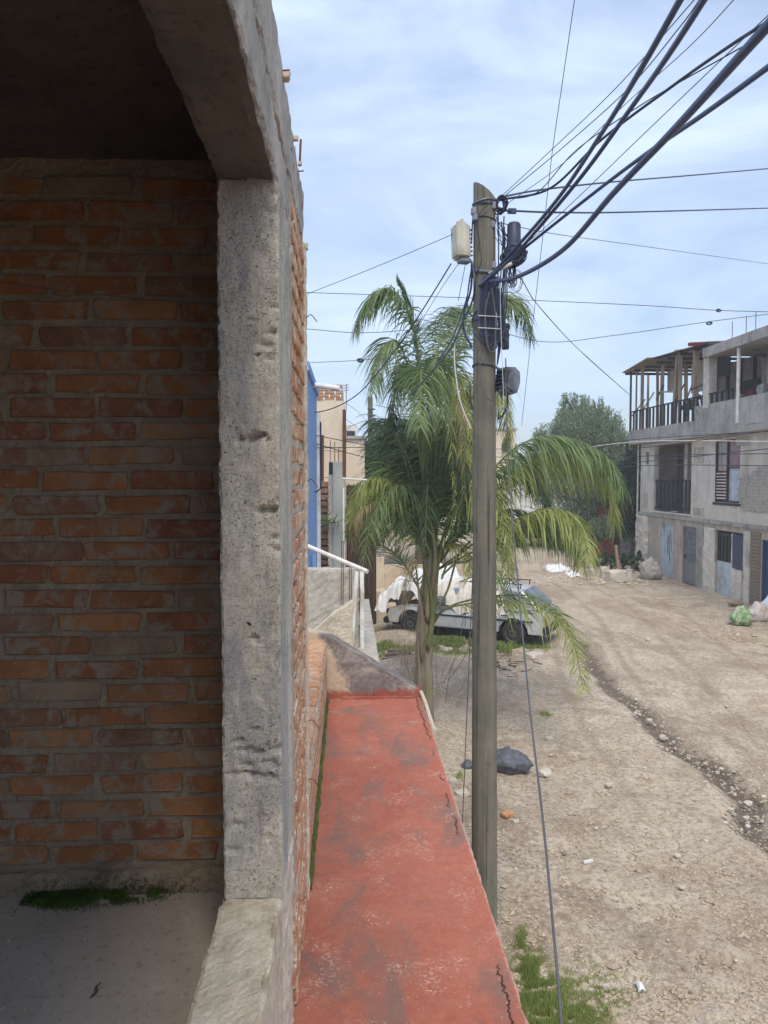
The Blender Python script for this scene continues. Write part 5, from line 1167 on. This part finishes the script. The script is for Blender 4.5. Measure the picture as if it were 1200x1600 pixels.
a, b = P(770, 672, 58), P(806, 672, 58); MB().box(a.x, b.x, 58, 64, 0, a.z).build('wall', M_cream, fh)
MB().box(a.x - .1, b.x + .1, 57.9, 64.1, a.z + .004, a.z + .15).build('roof_edge', M_band, fh)
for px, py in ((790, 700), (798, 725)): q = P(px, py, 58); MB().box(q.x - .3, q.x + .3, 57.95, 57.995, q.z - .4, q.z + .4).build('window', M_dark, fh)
# beige low wall behind car
bwl = thing('beige_low_wall', 'stained beige low wall behind the white-tarped car', 'wall', (P(620, 950, 24).x, 24, 0))
a, b = P(540, 872, 24), P(735, 880, 24)
MB().rough(a.x, P(600, 880, 24).x, 24, 24.2, -.1, a.z, .15, .02, 2, 3, .6).build('render', M_cream, bwl)
MB().rough(P(600, 880, 24).x + .003, b.x, 24.02, 24.2, -.1, b.z - .05, .15, .03, 2, 4, .6).build('lower_render', M_cream, bwl)
MB().rough(a.x - .1, P(600, 880, 24).x, 23.2, 23.98, -.1, P(560, 925, 23.2).z, .15, .04, 2, 6, .6).build('step_block', M_cream, bwl)

# ------------------------------------------------------------ derelict car
cl, cR = G(641, 994), G(801, 1010)
ang = math.atan2(cR.y - cl.y, cR.x - cl.x); wb = (cR - cl).length; rw = .3
carloc = (cl + cR) / 2 + Vector((-math.sin(ang), math.cos(ang), 0)) * .78
car = thing('derelict_car', 'dusty silver hatchback with roof rack and crumpled nose parked in the weeds', 'car', (carloc.x, carloc.y, .02), ang)
hw = wb / 2; cxf, cxr = -hw, hw   # front at -x
def carbody():
    m = MB(); W = .78
    # side outline (x,z) of lower body with wheel arches
    def arch(cx, r=.37, n=9): return [(cx + r * math.cos(math.pi * t / n), .30 + r * math.sin(math.pi * t / n)) for t in range(n + 1)]
    low = [(cxr + .72, .28)] + arch(cxr) + arch(cxf) + [(cxf - .66, .3)]
    top = [(cxf - .72, .5), (cxf - .66, .66), (cxf - .3, .78), (cxf + .55, .86), (cxf + 1.4, .88), (cxr + .2, .9), (cxr + .74, .84), (cxr + .80, .5)]
    poly = low + top; n = len(poly)
    ws = []
    for x, z in poly: ws.append(W * (1 - .06 * max(0, (z - .6) / .3)) * (1 - .10 * max(0, (abs(x) - hw) / .7) ** 2))
    L_ = [(x, -w_, z) for (x, z), w_ in zip(poly, ws)]; R_ = [(x, w_, z) for (x, z), w_ in zip(poly, ws)]
    m.add(L_ + R_, [tuple(range(n))[::-1], tuple(range(n, 2 * n))] + [(i, (i + 1) % n, n + (i + 1) % n, n + i) for i in range(n)])
    return m
body = carbody().build('body', M_car, car, local=True)
bv = body.modifiers.new('b', 'BEVEL'); bv.width = .025; bv.segments = 2; bv.limit_method = 'ANGLE'; bv.angle_limit = R(35)
# cabin
cab = MB(); W0, W1 = .70, .56
cp = [(cxf + .45, .86), (cxf + 1.0, 1.33), (cxr - .35, 1.40), (cxr + .15, 1.36), (cxr + .66, .89)]
n = len(cp); ws = [W0, W1, W1, W1, W0]
cab.add([(x, -w_, z) for (x, z), w_ in zip(cp, ws)] + [(x, w_, z) for (x, z), w_ in zip(cp, ws)], [tuple(range(n))[::-1], tuple(range(n, 2 * n))] + [(i, (i + 1) % n, n + (i + 1) % n, n + i) for i in range(n)])
cb_ = cab.build('cabin', M_car, car, local=True); bv = cb_.modifiers.new('b', 'BEVEL'); bv.width = .03; bv.segments = 2
def side_pane(pts, name='side_window'):
    m = MB()
    def wy(z): return -(W0 + (W1 - W0) * (z - .86) / .5) - .006
    n_ = len(pts); m.add([(x, wy(z) - .002, z) for x, z in pts] + [(x, wy(z) + .02, z) for x, z in pts], [tuple(range(n_))[::-1], tuple(range(n_, 2 * n_))] + [(i, (i + 1) % n_, n_ + (i + 1) % n_, n_ + i) for i in range(n_)])
    return m.build(name, M_glass, car, local=True)
side_pane([(cxf + .62, .91), (cxf + 1.06, 1.28), (cxf + 1.5, 1.31), (cxf + 1.5, .91)]); side_pane([(cxf + 1.56, .91), (cxf + 1.56, 1.31), (cxr - .1, 1.33), (cxr - .1, .92)]); side_pane([(cxr - .04, .93), (cxr - .04, 1.32), (cxr + .12, 1.3), (cxr + .45, .95)])
m = MB(); m.add([(cxr + .19, -.5, 1.33), (cxr + .19, .5, 1.33), (cxr + .64, .6, .93), (cxr + .64, -.6, .93)], [(0, 1, 2, 3)]); m.v = [(x + .02, y_, z + .02) for x, y_, z in m.v]; m.build('rear_window', M_glass, car, local=True)
m = MB(); m.box(cxf - .1, cxr + .5, -.80, -.775, .60, .64); m.build('side_trim', M_dplas, car, local=True)
m = MB(); m.box(cxr + .74, cxr + .9, -.76, .76, .33, .52, bev=.03); m.build('rear_bumper', M_dplas, car, local=True)
m = MB(); m.box(cxf - .82, cxf - .66, -.74, .74, .32, .48, bev=.03); m.v = [(x, y_, z - .06 * (y_ < 0)) for x, y_, z in m.v]; m.build('front_bumper', M_dplas, car, local=True)
m = MB(); m.box(cxf - .735, cxf - .70, -.7, -.42, .5, .64, bev=.01); m.build('headlight_socket', M_dplas, car, local=True)
m = MB(); m.box(cxr + .79, cxr + .815, -.74, -.5, .56, .78, bev=.008); m.build('tail_light', M_redw, car, local=True)
m = MB(); m.box(cxr - .3, cxr - .12, -.80, -.782, .72, .75); m.build('door_handle', M_dplas, car, local=True)
for xx in (cxf + .45, cxf + 1.52, cxr - .35): m = MB(); m.box(xx, xx + .012, -.786, -.772, .36, .86); m.build('door_seam', M_dplas, car, local=True)
m = MB(); m.box(cxf + .62, cxf + .76, -.92, -.80, .9, 1.02, bev=.02); m.build('mirror', M_dplas, car, local=True)
rack = MB(); 
for yy in (-.45, .45): rack.tube([(cxf + 1.25, yy, 1.47), (cxr + .15, yy, 1.49)], .014, 6)
rk = rack.build('roof_rack', M_black, car, local=True)
for k in range(7): xx = cxf + 1.3 + k * .22; MB().tube([(xx, -.45, 1.48), (xx, .45, 1.48)], .012, 5).build('rack_bar', M_black, rk, local=True)
for xx in (cxf + 1.3, cxr + .1):
    for yy in (-.45, .45): MB().tube([(xx, yy, 1.38), (xx, yy, 1.48)], .014, 5).build('rack_foot', M_black, rk, local=True)
def wheel(cx, side):
    w_ = bpy.data.objects.new('wheel', None); 
    My = Matrix.Translation((cx, side * .69, .3)) @ Matrix.Rotation(R(90) * (1 if side < 0 else -1), 4, 'X')
    ty = MB().lathe([(.19, -.08), (.27, -.09), (.3, -.07), (.305, 0), (.3, .07), (.27, .09), (.2, .08)], My, 28).build('wheel', M_tyre, car, local=True, smooth=True)
    MB().lathe([(.0, .05), (.06, .06), (.1, .045), (.17, .05), (.195, .085), (.2, .07), (.2, -.05)], My, 28).build('rim', M_rim, ty, local=True)
    for k in range(12):
        a = 2 * math.pi * k / 12; p0 = My @ Vector((.05 * math.cos(a), .05 * math.sin(a), .075)); p1 = My @ Vector((.175 * math.cos(a), .175 * math.sin(a), .07)); MB().tube([p0, p1], .009, 4).build('spoke', M_rim, ty, local=True)
    for k in range(12):
        a = 2 * math.pi * (k + .5) / 12; q_ = My @ Vector((.135 * math.cos(a), .135 * math.sin(a), .051)); MB().lathe([(.014, -.003), (.014, .004)], My @ Matrix.Translation((.135 * math.cos(a), .135 * math.sin(a), .051)), 6).build('vent_hole', M_dplas, ty, local=True)
    bpy.data.objects.remove(w_)
for cx_ in (cxf, cxr):
    for sd_ in (-1, 1): wheel(cx_, sd_)
MB().box(cxf - .6, cxr + .6, -.6, .6, .22, .5).build('underbody', M_dplas, car, local=True)
# covers on the car
CM = Matrix.Translation(car.location) @ Matrix.Rotation(ang, 4, 'Z')
def drape(name, label, mat, x0, x1, y0, y1, hf, amp, seed, skirt=.25, cat='tarp'):
    nx, ny = 64, 40; vs = []; fs = []
    for i in range(nx + 1):
        for j in range(ny + 1):
            u, v = i / nx, j / ny; x = x0 + (x1 - x0) * u; y_ = y0 + (y1 - y0) * v; e = min(u, 1 - u, v, 1 - v) * 2
            q = Vector((x * 1.5 + seed, y_ * 1.5, seed)); wr = abs(noise.noise(q * 1.4)) * amp * 1.6 + abs(noise.noise(q * 4.2)) * amp * .7 + noise.noise(q * 9) * amp * .25
            z = hf(x, y_) + wr; ed = max(0, 1 - e / .16)
            z -= skirt * ed * ed * (1 + .8 * noise.noise(q * 2.2)); 
            vs.append(CM @ Vector((x + noise.noise(q * 2) * .08 * ed + .05 * noise.noise(q * 6), y_ + noise.noise(q * 2 + Vector((9, 9, 9))) * .10 + .05 * noise.noise(q * 7 + Vector((3, 3, 3))), z)))
    for i in range(nx):
        for j in range(ny): a = i * (ny + 1) + j; fs.append((a, a + ny + 1, a + ny + 2, a + 1))
    m = MB(); m.add(vs, fs); o = m.build(name, mat, None, loc=tuple(CM @ Vector(((x0 + x1) / 2, (y0 + y1) / 2, 0)))); sm = o.modifiers.new('s', 'SOLIDIFY'); sm.thickness = .012
    return tag(o, label, cat)
drape('white_tarp', 'crumpled white plastic tarp heaped over the nose of the silver car', M_tarp, cxf - 1.0, cxf + .55, -.84, .9, lambda x, y_: .84 + .56 * math.exp(-((x - cxf + .1) / .55) ** 2) + .14 * max(0, y_), .2, 3, .42)
drape('white_tarp', 'second white tarp bulging high over the windscreen of the silver car', M_tarp, cxf - .3, cxf + 1.05, -.55, 1.1, lambda x, y_: 1.1 + .52 * math.exp(-((x - cxf - .25) / .5) ** 2), .17, 8, .35)
drape('cream_cover', 'smooth cream cloth covering the roof and side windows of the silver car', M_tarpc, cxf + .62, cxr - .25, -.78, .78, lambda x, y_: 1.45 - .42 * max(0, (abs(y_) - .5) / .28) - .3 * max(0, (cxf + 1.0 - x)) , .03, 14, .30, 'cloth')
q = CM @ Vector((cxf + .86, -.9, .98)); tag(MB().rough(q.x - .13, q.x + .13, q.y - .1, q.y + .1, q.z - .1, q.z + .12, .035, .04, 7, 4, .8).build('dark_rag', M_bag, None), 'small dark bundle caught on the side mirror of the silver car', 'rag')

# dark pickup in the distance
tk = G(835, 858); tk = Vector((P(842, 850, 41).x, 41.6, terr(0, 41.6)))
sv = thing('dark_pickup', 'dark grey pickup truck seen through the fronds on the far right', 'pickup truck', tk, R(4))
m = MB(); m.prism([(-2.1, .45), (2.2, .45), (2.25, 1.0), (1.2, 1.12), (.75, 1.75), (-.5, 1.78), (-.75, 1.15), (-2.15, 1.12)], -.85, .85); o = m.build('body', simple('dark_grey_truck_paint', (.07, .075, .08), .4, .3, .2, 3, 0), sv, local=True); bv = o.modifiers.new('b', 'BEVEL'); bv.width = .05; bv.segments = 2
m = MB(); m.prism([(.68, 1.2), (.58, 1.66), (.1, 1.68), (.1, 1.2)], -.87, -.852); m.build('window', M_glass, sv, local=True)
m = MB(); m.prism([(.0, 1.2), (.0, 1.68), (-.4, 1.68), (-.55, 1.2)], -.87, -.852); m.build('window', M_glass, sv, local=True)
m = MB(); m.box(-2.3, -2.12, -.8, .8, .5, .7); m.build('bumper', M_rim, sv, local=True)
for cx_ in (-1.3, 1.4):
    for s_ in (-1, 1):
        My = Matrix.Translation((cx_, s_ * .78, .4)) @ Matrix.Rotation(R(90) * (1 if s_ < 0 else -1), 4, 'X')
        ty = MB().lathe([(.24, -.1), (.38, -.11), (.4, 0), (.38, .11), (.24, .1)], My, 20).build('wheel', M_tyre, sv, local=True); MB().lathe([(0, .06), (.2, .08), (.23, .105), (.24, .05)], My, 20).build('rim', M_rim, ty, local=True)

# ------------------------------------------------------------ rocks, sacks, rubble
def rock(name, label, px, py, w_, h, mat=None, cat='stone', dpt=None, seed=None, group=None, sink=.15):
    q = G(px, py); seed = seed if seed is not None else int(px * 7 + py); rnd = random.Random(seed); dpt = dpt or w_ * .8
    m = MB(); bm = bmesh.new(); bmesh.ops.create_icosphere(bm, subdivisions=2 if w_ < .35 else 3, radius=1)
    for v in bm.verts:
        c = v.co.copy(); k = 1 + .38 * noise.noise(c * 1.3 + Vector((seed % 97, 0, 0))) + .14 * noise.noise(c * 3.5 + Vector((0, seed % 89, 0)))
        c = c * k; c = Vector((max(-.8, min(.8, c.x)), max(-.8, min(.8, c.y)), max(-.5, min(.72, c.z)))) * 1.2; v.co = Vector((c.x * w_ / 2, c.y * dpt / 2, c.z * h / 2 + h * (.5 - sink)))
    bm.verts.index_update(); m.add([v.co.copy() for v in bm.verts], [[v.index for v in f.verts] for f in bm.faces]); bm.free()
    o = m.build(name, mat or M_stone, None); o.location = q; o.rotation_euler = (0, 0, rnd.uniform(0, .6)); return tag(o, label, cat, group)
def px2m(px, py): return G(px, py).y / FPX
ROCKS = [('large pale boulder beside the white bucket at the yard edge', 962, 910, 30, 26), ('upright pale slab left of the large boulder', 944, 905, 14, 26), ('small grey block next to the upright slab', 924, 902, 13, 18),
 ('white stone lying alone in the middle of the dirt', 1058, 1340, 11, 8), ('yellowish stone on the gravel right of the black bag', 951, 1230, 13, 9), ('pale stone above the black bag', 858, 1157, 14, 8),
 ('flat pale stone nearest the black bag on its right', 852, 1212, 24, 13), ('small pale stone just right of the pole below the bag', 806, 1286, 12, 8), ('pale rock half hidden left of the pole', 722, 1245, 24, 14),
 ('pale stone wedged at the ledge edge left of the pole', 707, 1224, 14, 10), ('flat concrete slab piece in front of the palm frond tip', 834, 1030, 30, 14), ('pale stone at the lip of the dark gutter', 1168, 1258, 14, 8),
 ('round stone in the upper part of the dark gutter', 1014, 1128, 10, 7), ('grey stone in the middle of the dark gutter', 1035, 1155, 13, 9), ('pale cobble beside the dark gutter at right', 1165, 1280, 10, 6), ('white stone close to the bottom grass', 1002, 1548, 8, 6),
 ('pale stone by the dust patch near the bottom right', 1065, 1388, 11, 5), ('tan stone on the road before the grey doors', 1012, 1001, 8, 6), ('pale rubble block under the white pile near the palm tip', 700, 1018, 16, 8), ('white lump beside the wing wall weeds', 643, 1028, 10, 7), ('white stone right of the wing wall lump', 660, 1024, 7, 5)]
for lb, px, py, w_, h in ROCKS: k = px2m(px, py); rock('stone', lb, px, py, w_ * k, h * k)
k = px2m(792, 1275); rock('brick_fragment', 'orange brick fragment on the dirt just right of the pole', 792, 1277, 22 * k, 13 * k, M_stoneo, 'brick fragment')
for (px, py) in [(1150, 1000), (1046, 1085), (980, 1100), (870, 1180), (900, 1250), (1000, 1220), (930, 1290), (1130, 1110), (1090, 1240), (890, 1330), (960, 1370), (1120, 1420), (1040, 1480), (900, 1420), (1150, 1500), (840, 1290), (1100, 1310), (830, 1120), (1020, 1060), (1180, 1160), (760, 1060), (800, 1095), (860, 1450), (1175, 1375), (1080, 1560), (980, 1180), (925, 1140), (820, 1360), (870, 1390), (1150, 1215)]:
    px += random.uniform(-14, 14); py += random.uniform(-10, 10); k = px2m(px, py); s_ = random.uniform(4, 8); rock('pebble', 'small loose stone on the open dirt street', px, py, s_ * k, s_ * .6 * k, random.choice([M_stone, M_stone, M_stoned]), 'stone', group='small loose stones on the open dirt street')
    _q = G(px, py); _gx = min(gut, key=lambda a_: abs(a_.y - _q.y)).x; _o = bpy.data.objects[[o_.name for o_ in COL.objects if o_.name.startswith('pebble')][-1]]
    _side = 'right of the dark gutter' if _q.x > _gx else ('left of the dark gutter near the pole' if px < 900 else 'left of the dark gutter'); _far = 'far' if _q.y > 14 else ('mid-distance' if _q.y > 8.5 else 'near'); _o['label'] = 'small loose stone on the %s dirt %s' % (_far, _side); _o['group'] = 'small stones on the %s dirt %s' % (_far, _side)
# sacks
def sack(name, label, px, py, wp, hp, mat, seed, cat='sack'):
    q = G(px, py); k = q.y / FPX; w_, h = wp * k, hp * k; m = MB(); bm = bmesh.new(); bmesh.ops.create_icosphere(bm, subdivisions=4, radius=1)
    for v in bm.verts:
        c = v.co.copy(); n1_ = noise.noise(c * 1.4 + Vector((seed, 0, 0))); n2_ = abs(noise.noise(c * 4 + Vector((0, seed, 0)))); n3_ = noise.noise(Vector((c.x * 9, c.y * 9, c.z * 3 + seed)))
        r = 1 + .3 * n1_ + .3 * n2_ + .07 * n3_; z = c.z * r; f = 1 - .45 * max(0, z) ** 1.5; v.co = Vector((c.x * r * f * w_ / 2, c.y * r * f * w_ * .42, max(z * .95, -.8) * h * .52 + h * .40))
    bm.verts.index_update(); m.add([v.co.copy() for v in bm.verts], [[v.index for v in f.verts] for f in bm.faces]); bm.free(); o = m.build(name, mat, None, smooth=True); o.location = q; return tag(o, label, cat)
sack('lumpy_sack', 'lumpy grey sack slumped against the rubble stone pier', 1016, 905, 34, 38, M_sackg, 3); sack('green_sack', 'green and white printed sack full of rubbish by the brick pier', 1158, 976, 32, 34, M_sackgr, 5)
sack('pale_sack', 'pinkish white sack behind the green printed sack', 1184, 970, 30, 34, M_sackp, 9); sack('white_sack', 'white sack at the right edge beside the pinkish one', 1203, 958, 26, 32, M_tarp, 12)
sack('black_rubbish_bag', 'crumpled dark plastic bag on the dirt right of the pole', 795, 1204, 62, 40, M_bag, 21, 'bag'); sack('dark_plastic_scrap', 'small dark plastic scrap just left of the pole', 731, 1200, 18, 14, M_bag, 23, 'bag')
sack('brown_bundle', 'brown rubbish bundle on top of the green sack pile', 1150, 948, 22, 12, M_stoned, 31, 'rubbish')
q = G(983, 903); bk = thing('white_bucket', 'small white plastic bucket beside the large boulder', 'bucket', q); k = q.y / FPX
m = MB(); m.lathe([(4.0 * k, 0), (5.2 * k, 13 * k), (5.6 * k, 13 * k), (5.6 * k, 14 * k), (4.9 * k, 14 * k), (4.4 * k, 9 * k)], Matrix.Translation(q), 16); m.build('pail', M_white, bk)
# white rubble/plastic sheet on the ground
def sheet(name, label, px, py, wp, dm, mat, seed, hgt=.08, cat='plastic sheet'):
    q = G(px, py); k = q.y / FPX; w_ = wp * k; nx, ny = 36, 22; vs = []; fs = []
    for i in range(nx + 1):
        for j in range(ny + 1):
            u, v = i / nx - .5, j / ny - .5; a = math.atan2(v, u); rr_ = .8 + .35 * noise.noise(Vector((math.cos(a) * 1.5 + seed, math.sin(a) * 1.5, 0))); x = u * w_ * rr_ + q.x; y_ = v * dm * rr_ * 1.2 + q.y
            z = .035 + hgt * (1 - 3.2 * (u * u + v * v)) * (.5 + 1.1 * abs(noise.noise(Vector((x * 3 + seed, y_ * 3, 0))))) + hgt * .35 * noise.noise(Vector((x * 9, y_ * 9, seed))); vs.append((x, y_, q.z + z))
    for i in range(nx):
        for j in range(ny): a = i * (ny + 1) + j; fs.append((a, a + ny + 1, a + ny + 2, a + 1))
    m = MB(); m.add(vs, fs); o = m.build(name, mat, None, loc=tuple(q)); return tag(o, label, cat)
sheet('white_sheet', 'torn white plastic sheet on the rubble right of the parked pickup', 872, 892, 66, 2.0, M_tarp, 3, .28); sheet('white_sheet', 'smaller white plastic scrap beside the torn sheet', 895, 900, 30, 1.2, M_tarp, 6, .2)
sheet('white_board', 'flat white scrap board lying below the arching frond', 816, 1067, 26, .4, M_white, 9, .03, 'board'); sheet('white_litter', 'small white paper scrap near the bottom grass', 999, 1546, 15, .12, M_tarp, 12, .05, 'litter')
sheet('white_litter', 'white plastic tub lid on the grass beyond the stucco wall', 574, 985, 16, .4, M_tarp, 15, .2, 'litter')
q = G(919, 1349); o = MB().box(-.06, .06, -.015, .015, .01, .035).build('white_stick', M_white, None); o.location = q; o.rotation_euler = (0, 0, .3); tag(o, 'short white stick of debris alone on the dirt', 'debris')
# stack of boards / debris under wing wall view
ds = thing('log_pile', 'pile of brown rotten boards in the weeds before the car', 'boards', G(625, 1020))
for k in range(6):
    a = P(598 + k * 2, 1012 + (k % 3) * 5, 16.6 + .1 * k); b = P(648 - k * 3, 1014 + (k % 3) * 5, 16.9); a.z = .06 + .05 * (k // 2); b.z = .08 + .05 * (k // 2)
    MB().tube([a, b], .06, 5).build('board', M_wood if k % 2 else M_bark, ds)
ds = thing('twig_heap', 'tangled heap of brown dry palm litter beneath the arching frond', 'debris', G(768, 1052))
m = MB()
for k in range(90):
    q = G(random.gauss(772, 22), random.gauss(1048, 9)); a = random.uniform(0, 3.14); l = random.uniform(.1, .35); h = random.uniform(.02, .14)
    m.tube([q + Vector((0, 0, h)), q + Vector((math.cos(a) * l, math.sin(a) * l, h + random.uniform(-.05, .05)))], random.uniform(.004, .014), 4)
o = m.build('twigs', M_bark, ds); o['kind'] = 'stuff'
# gravel
def gravel(name, label, n, mat, region, smin, smax, seed):
    g = np.random.default_rng(seed); V = []; F = []
    octv = np.array([(1, 0, 0), (0, 1, 0), (-1, 0, 0), (0, -1, 0), (0, 0, 1), (0, 0, -1)], float); octf = [(0, 1, 4), (1, 2, 4), (2, 3, 4), (3, 0, 4), (1, 0, 5), (2, 1, 5), (3, 2, 5), (0, 3, 5)]
    for k in range(n):
        px, py = region(g); q = G(px, py)
        if q.x < .62 and q.y < 6.2: continue
        if noise.noise(q * .8 + Vector((seed, 0, 0))) + .5 * noise.noise(q * 3) < g.uniform(-.5, .35): continue
        s_ = g.uniform(smin, smax) * (1 + .6 * (g.random() < .06)); A = octv * g.uniform(.6, 1.3, (6, 1)) * np.array([s_, s_ * g.uniform(.6, 1), s_ * .55]); a = g.uniform(0, 6.28); c_, s2 = math.cos(a), math.sin(a)
        z = q.z + noise.noise(Vector((q.x, q.y, 0)) * .5) * .05 + noise.noise(Vector((q.x, q.y, 0)) * 1.9) * .018; b = len(V); V += [(q.x + v[0] * c_ - v[1] * s2, q.y + v[0] * s2 + v[1] * c_, z + v[2] + s_ * .25) for v in A]; F += [tuple(b + i for i in f) for f in octf]
    m = MB(); m.add(V, F); return tag(m.build(name, mat, None), label, 'gravel', kind='stuff')
gravel('gravel', 'pale gravel scattered over the dirt street', 13000, M_stonet, lambda g: (g.uniform(690, 1230), 880 + 740 * g.random() ** .9), .004, .017, 3)
gravel('dark_gravel', 'brown clods and grit scattered over the dirt street', 7000, M_stoned, lambda g: (g.uniform(690, 1230), 880 + 740 * g.random() ** .9), .006, .018, 4)
def gutreg(g): q = gut[int(g.integers(0, len(gut)))]; return None
g_ = np.random.default_rng(9); V = []; F = []
m = MB()
for k in range(230):
    a = gut[int(g_.integers(0, len(gut) - 1))]; q = a + Vector((g_.normal() * .3, g_.normal() * .3, 0)); s_ = g_.uniform(.006, .03); z = -.07 * math.exp(-((q.x - a.x) ** 2 + (q.y - a.y) ** 2) / .05)
    m.box(q.x - s_, q.x + s_, q.y - s_ * .7, q.y + s_ * .7, z, z + s_, M=Matrix.Translation(q) @ Matrix.Rotation(g_.uniform(0, 3), 4, 'Z') @ Matrix.Rotation(g_.uniform(-.5, .5), 4, 'X') @ Matrix.Translation(-q))
tag(m.build('gutter_stones', M_stone, None), 'broken pale stones strewn along the dark gutter', 'rubble', kind='stuff')
# rubble around the far yard
gravel('yard_rubble', 'rubble chips along the edge of the yard left of the concrete house', 700, M_stone, lambda g: (g.uniform(835, 1015), g.uniform(885, 915)), .03, .11, 11)
gravel('road_rubble', 'angular pale rubble chips in patches over the dirt street', 3800, M_stonet, lambda g: (g.uniform(690, 1230), 900 + 700 * g.random() ** .8), .012, .036, 17)
gravel('kerb_rubble', 'rubble chips and litter in front of the brick pier and sacks at the right edge', 900, M_stonet, lambda g: (g.uniform(1080, 1230), 985 + 30 * g.normal()), .015, .06, 13)
gravel('front_rubble', 'pale gravel bank along the kerb grass at the bottom of the street', 2600, M_stone, lambda g: (900 + 70 * g.normal(), 1545 + 28 * g.normal()), .004, .016, 14)
gravel('weed_rubble', 'rubble chips among the weeds between the wing wall and the car', 900, M_stone, lambda g: (g.uniform(570, 860), g.uniform(1005, 1090)), .012, .05, 12)

# ------------------------------------------------------------ grass and weeds
def grass(name, label, patches, mat, seed, cat='grass', w_=.006):
    g = np.random.default_rng(seed); V = []; F = []
    for (px, py, rx, ry, n, h) in patches:
        for k in range(n):
            x, y_ = px + rx * .62 * g.normal(), py + ry * .62 * g.normal(); r = min(1, math.hypot((x - px) / rx, (y_ - py) / ry))
            if r >= 1.0 and g.random() < .5 or noise.noise(Vector((x * .05, y_ * .09, seed))) < -.25 + .3 * r - .15 * g.random(): continue
            q = G(x, y_); hh = h * g.uniform(.4, 1.15) * (1.15 - r * .6); an = g.uniform(0, 6.28); d = Vector((math.cos(an), math.sin(an), 0)); s_ = Vector((-d.y, d.x, 0)) * w_ * max(1, q.y / 9); lean = g.uniform(.1, .7) * hh
            b = len(V); V += [q - s_, q + s_, q + d * lean * .4 + Vector((0, 0, hh * .6)) + s_ * .7, q + d * lean * .4 + Vector((0, 0, hh * .6)) - s_ * .7, q + d * lean + Vector((0, 0, hh))]; F += [(b, b + 1, b + 2, b + 3), (b + 3, b + 2, b + 4)]
    m = MB(); m.add(V, F); return tag(m.build(name, mat, None), label, cat, kind='stuff')
grass('kerb_grass', 'fresh green grass below the ledge at the bottom of the street', [(860, 1580, 80, 75, 20000, .075), (830, 1520, 40, 45, 8000, .07), (930, 1590, 60, 50, 7000, .05), (905, 1560, 60, 35, 3500, .05), (815, 1470, 16, 28, 1200, .06)], M_grass, 3, w_=.0024)
grass('car_grass', 'bright green grass growing around the silver car', [(598, 1005, 30, 16, 5000, .2), (700, 1006, 80, 9, 8000, .17), (790, 1014, 40, 8, 3500, .17), (650, 996, 45, 8, 3000, .2), (730, 1020, 70, 8, 1800, .1), (840, 1014, 40, 6, 900, .1), (625, 1015, 40, 8, 1500, .12)], M_grass, 5)
grass('street_grass', 'small green tuft patches on the open dirt', [(850, 1116, 18, 6, 500, .05), (715, 1215, 14, 14, 700, .07), (712, 1233, 8, 6, 300, .06), (757, 1110, 12, 5, 160, .06), (890, 890, 26, 6, 500, .12)], M_grass, 6)
grass('far_lawn', 'strip of bright grass beyond the car on the left of the street', [(625, 826, 40, 12, 7000, .3), (650, 838, 30, 8, 2600, .3)], M_grass, 7, w_=.012)
# dry shrub near palm trunk
ts = thing('dry_shrub', 'leafless pale dry shrub twigs around the foot of the palm', 'shrub', G(660, 1120))
m = MB(); rnd = random.Random(4)
for k in range(26):
    px = rnd.uniform(605, 720); py = rnd.uniform(1050, 1110); a = P(px + (665 - px) * .3, py + 10, 12.0 + rnd.uniform(-.5, .8)); b = P(px + rnd.uniform(-35, 35), py - rnd.uniform(50, 110), 12 + rnd.uniform(-.5, .8)); mid = (a + b) / 2 + Vector((rnd.uniform(-.1, .1), 0, rnd.uniform(-.05, .15)))
    m.tube(catmull([a, mid, b], 4), [.008, .007, .006, .006, .005, .004, .004, .003, .002], 4)
    for j in range(3): e = b + Vector((rnd.uniform(-.2, .2), rnd.uniform(-.2, .2), rnd.uniform(-.05, .25))); m.tube([mid.lerp(b, rnd.random()), e], .0025, 3)
o = m.build('twigs', M_twig, ts); o['kind'] = 'stuff'
# yard plants at right
yp = thing('yard_plants', 'scrubby potted plants and stakes along the yard edge', 'plants', G(965, 895))
for k, px in enumerate((938, 955, 968, 990, 996)):
    q = G(px, 893); crown([(q.x, q.y, q.z + .45, .35, .3, .4)], 500, .13, seed=70 + k).build('plant', M_weed if k % 2 else M_td, yp)
MB().tube([G(968, 900), P(962, 852, G(968, 900).y)], .07, 6).build('stake', M_wood, yp)
for k in range(6): a = G(935 + k * 9, 898); MB().tube([a, a + Vector((.5, .1, random.uniform(.2, .6)))], .03, 5).build('stick', M_bark, yp)
q = G(716, 932); k = q.y / FPX; wc = MB().lathe([(5 * k, 0), (5.5 * k, 4 * k), (5 * k, 8 * k), (5.5 * k, 20 * k), (3 * k, 25 * k), (1.5 * k, 26 * k)], None, 16).build('white_jug', M_white, None); wc.location = q
tag(wc, 'white plastic jug standing behind the car left of the pole', 'jug')

# ------------------------------------------------------------ thin summer haze
hm = bpy.data.materials.new('haze_air'); hm.use_nodes = True; ht = hm.node_tree; ht.nodes.clear()
ho = ht.nodes.new('ShaderNodeOutputMaterial'); hv = ht.nodes.new('ShaderNodeVolumePrincipled'); hv.inputs['Density'].default_value = 0.0022; hv.inputs['Color'].default_value = (.86, .92, 1, 1)
ht.links.new(hv.outputs[0], ho.inputs['Volume'])
tag(MB().box(-2900, 2900, -2900, 3300, -3, 12).build('haze', hm, None), kind='stuff')
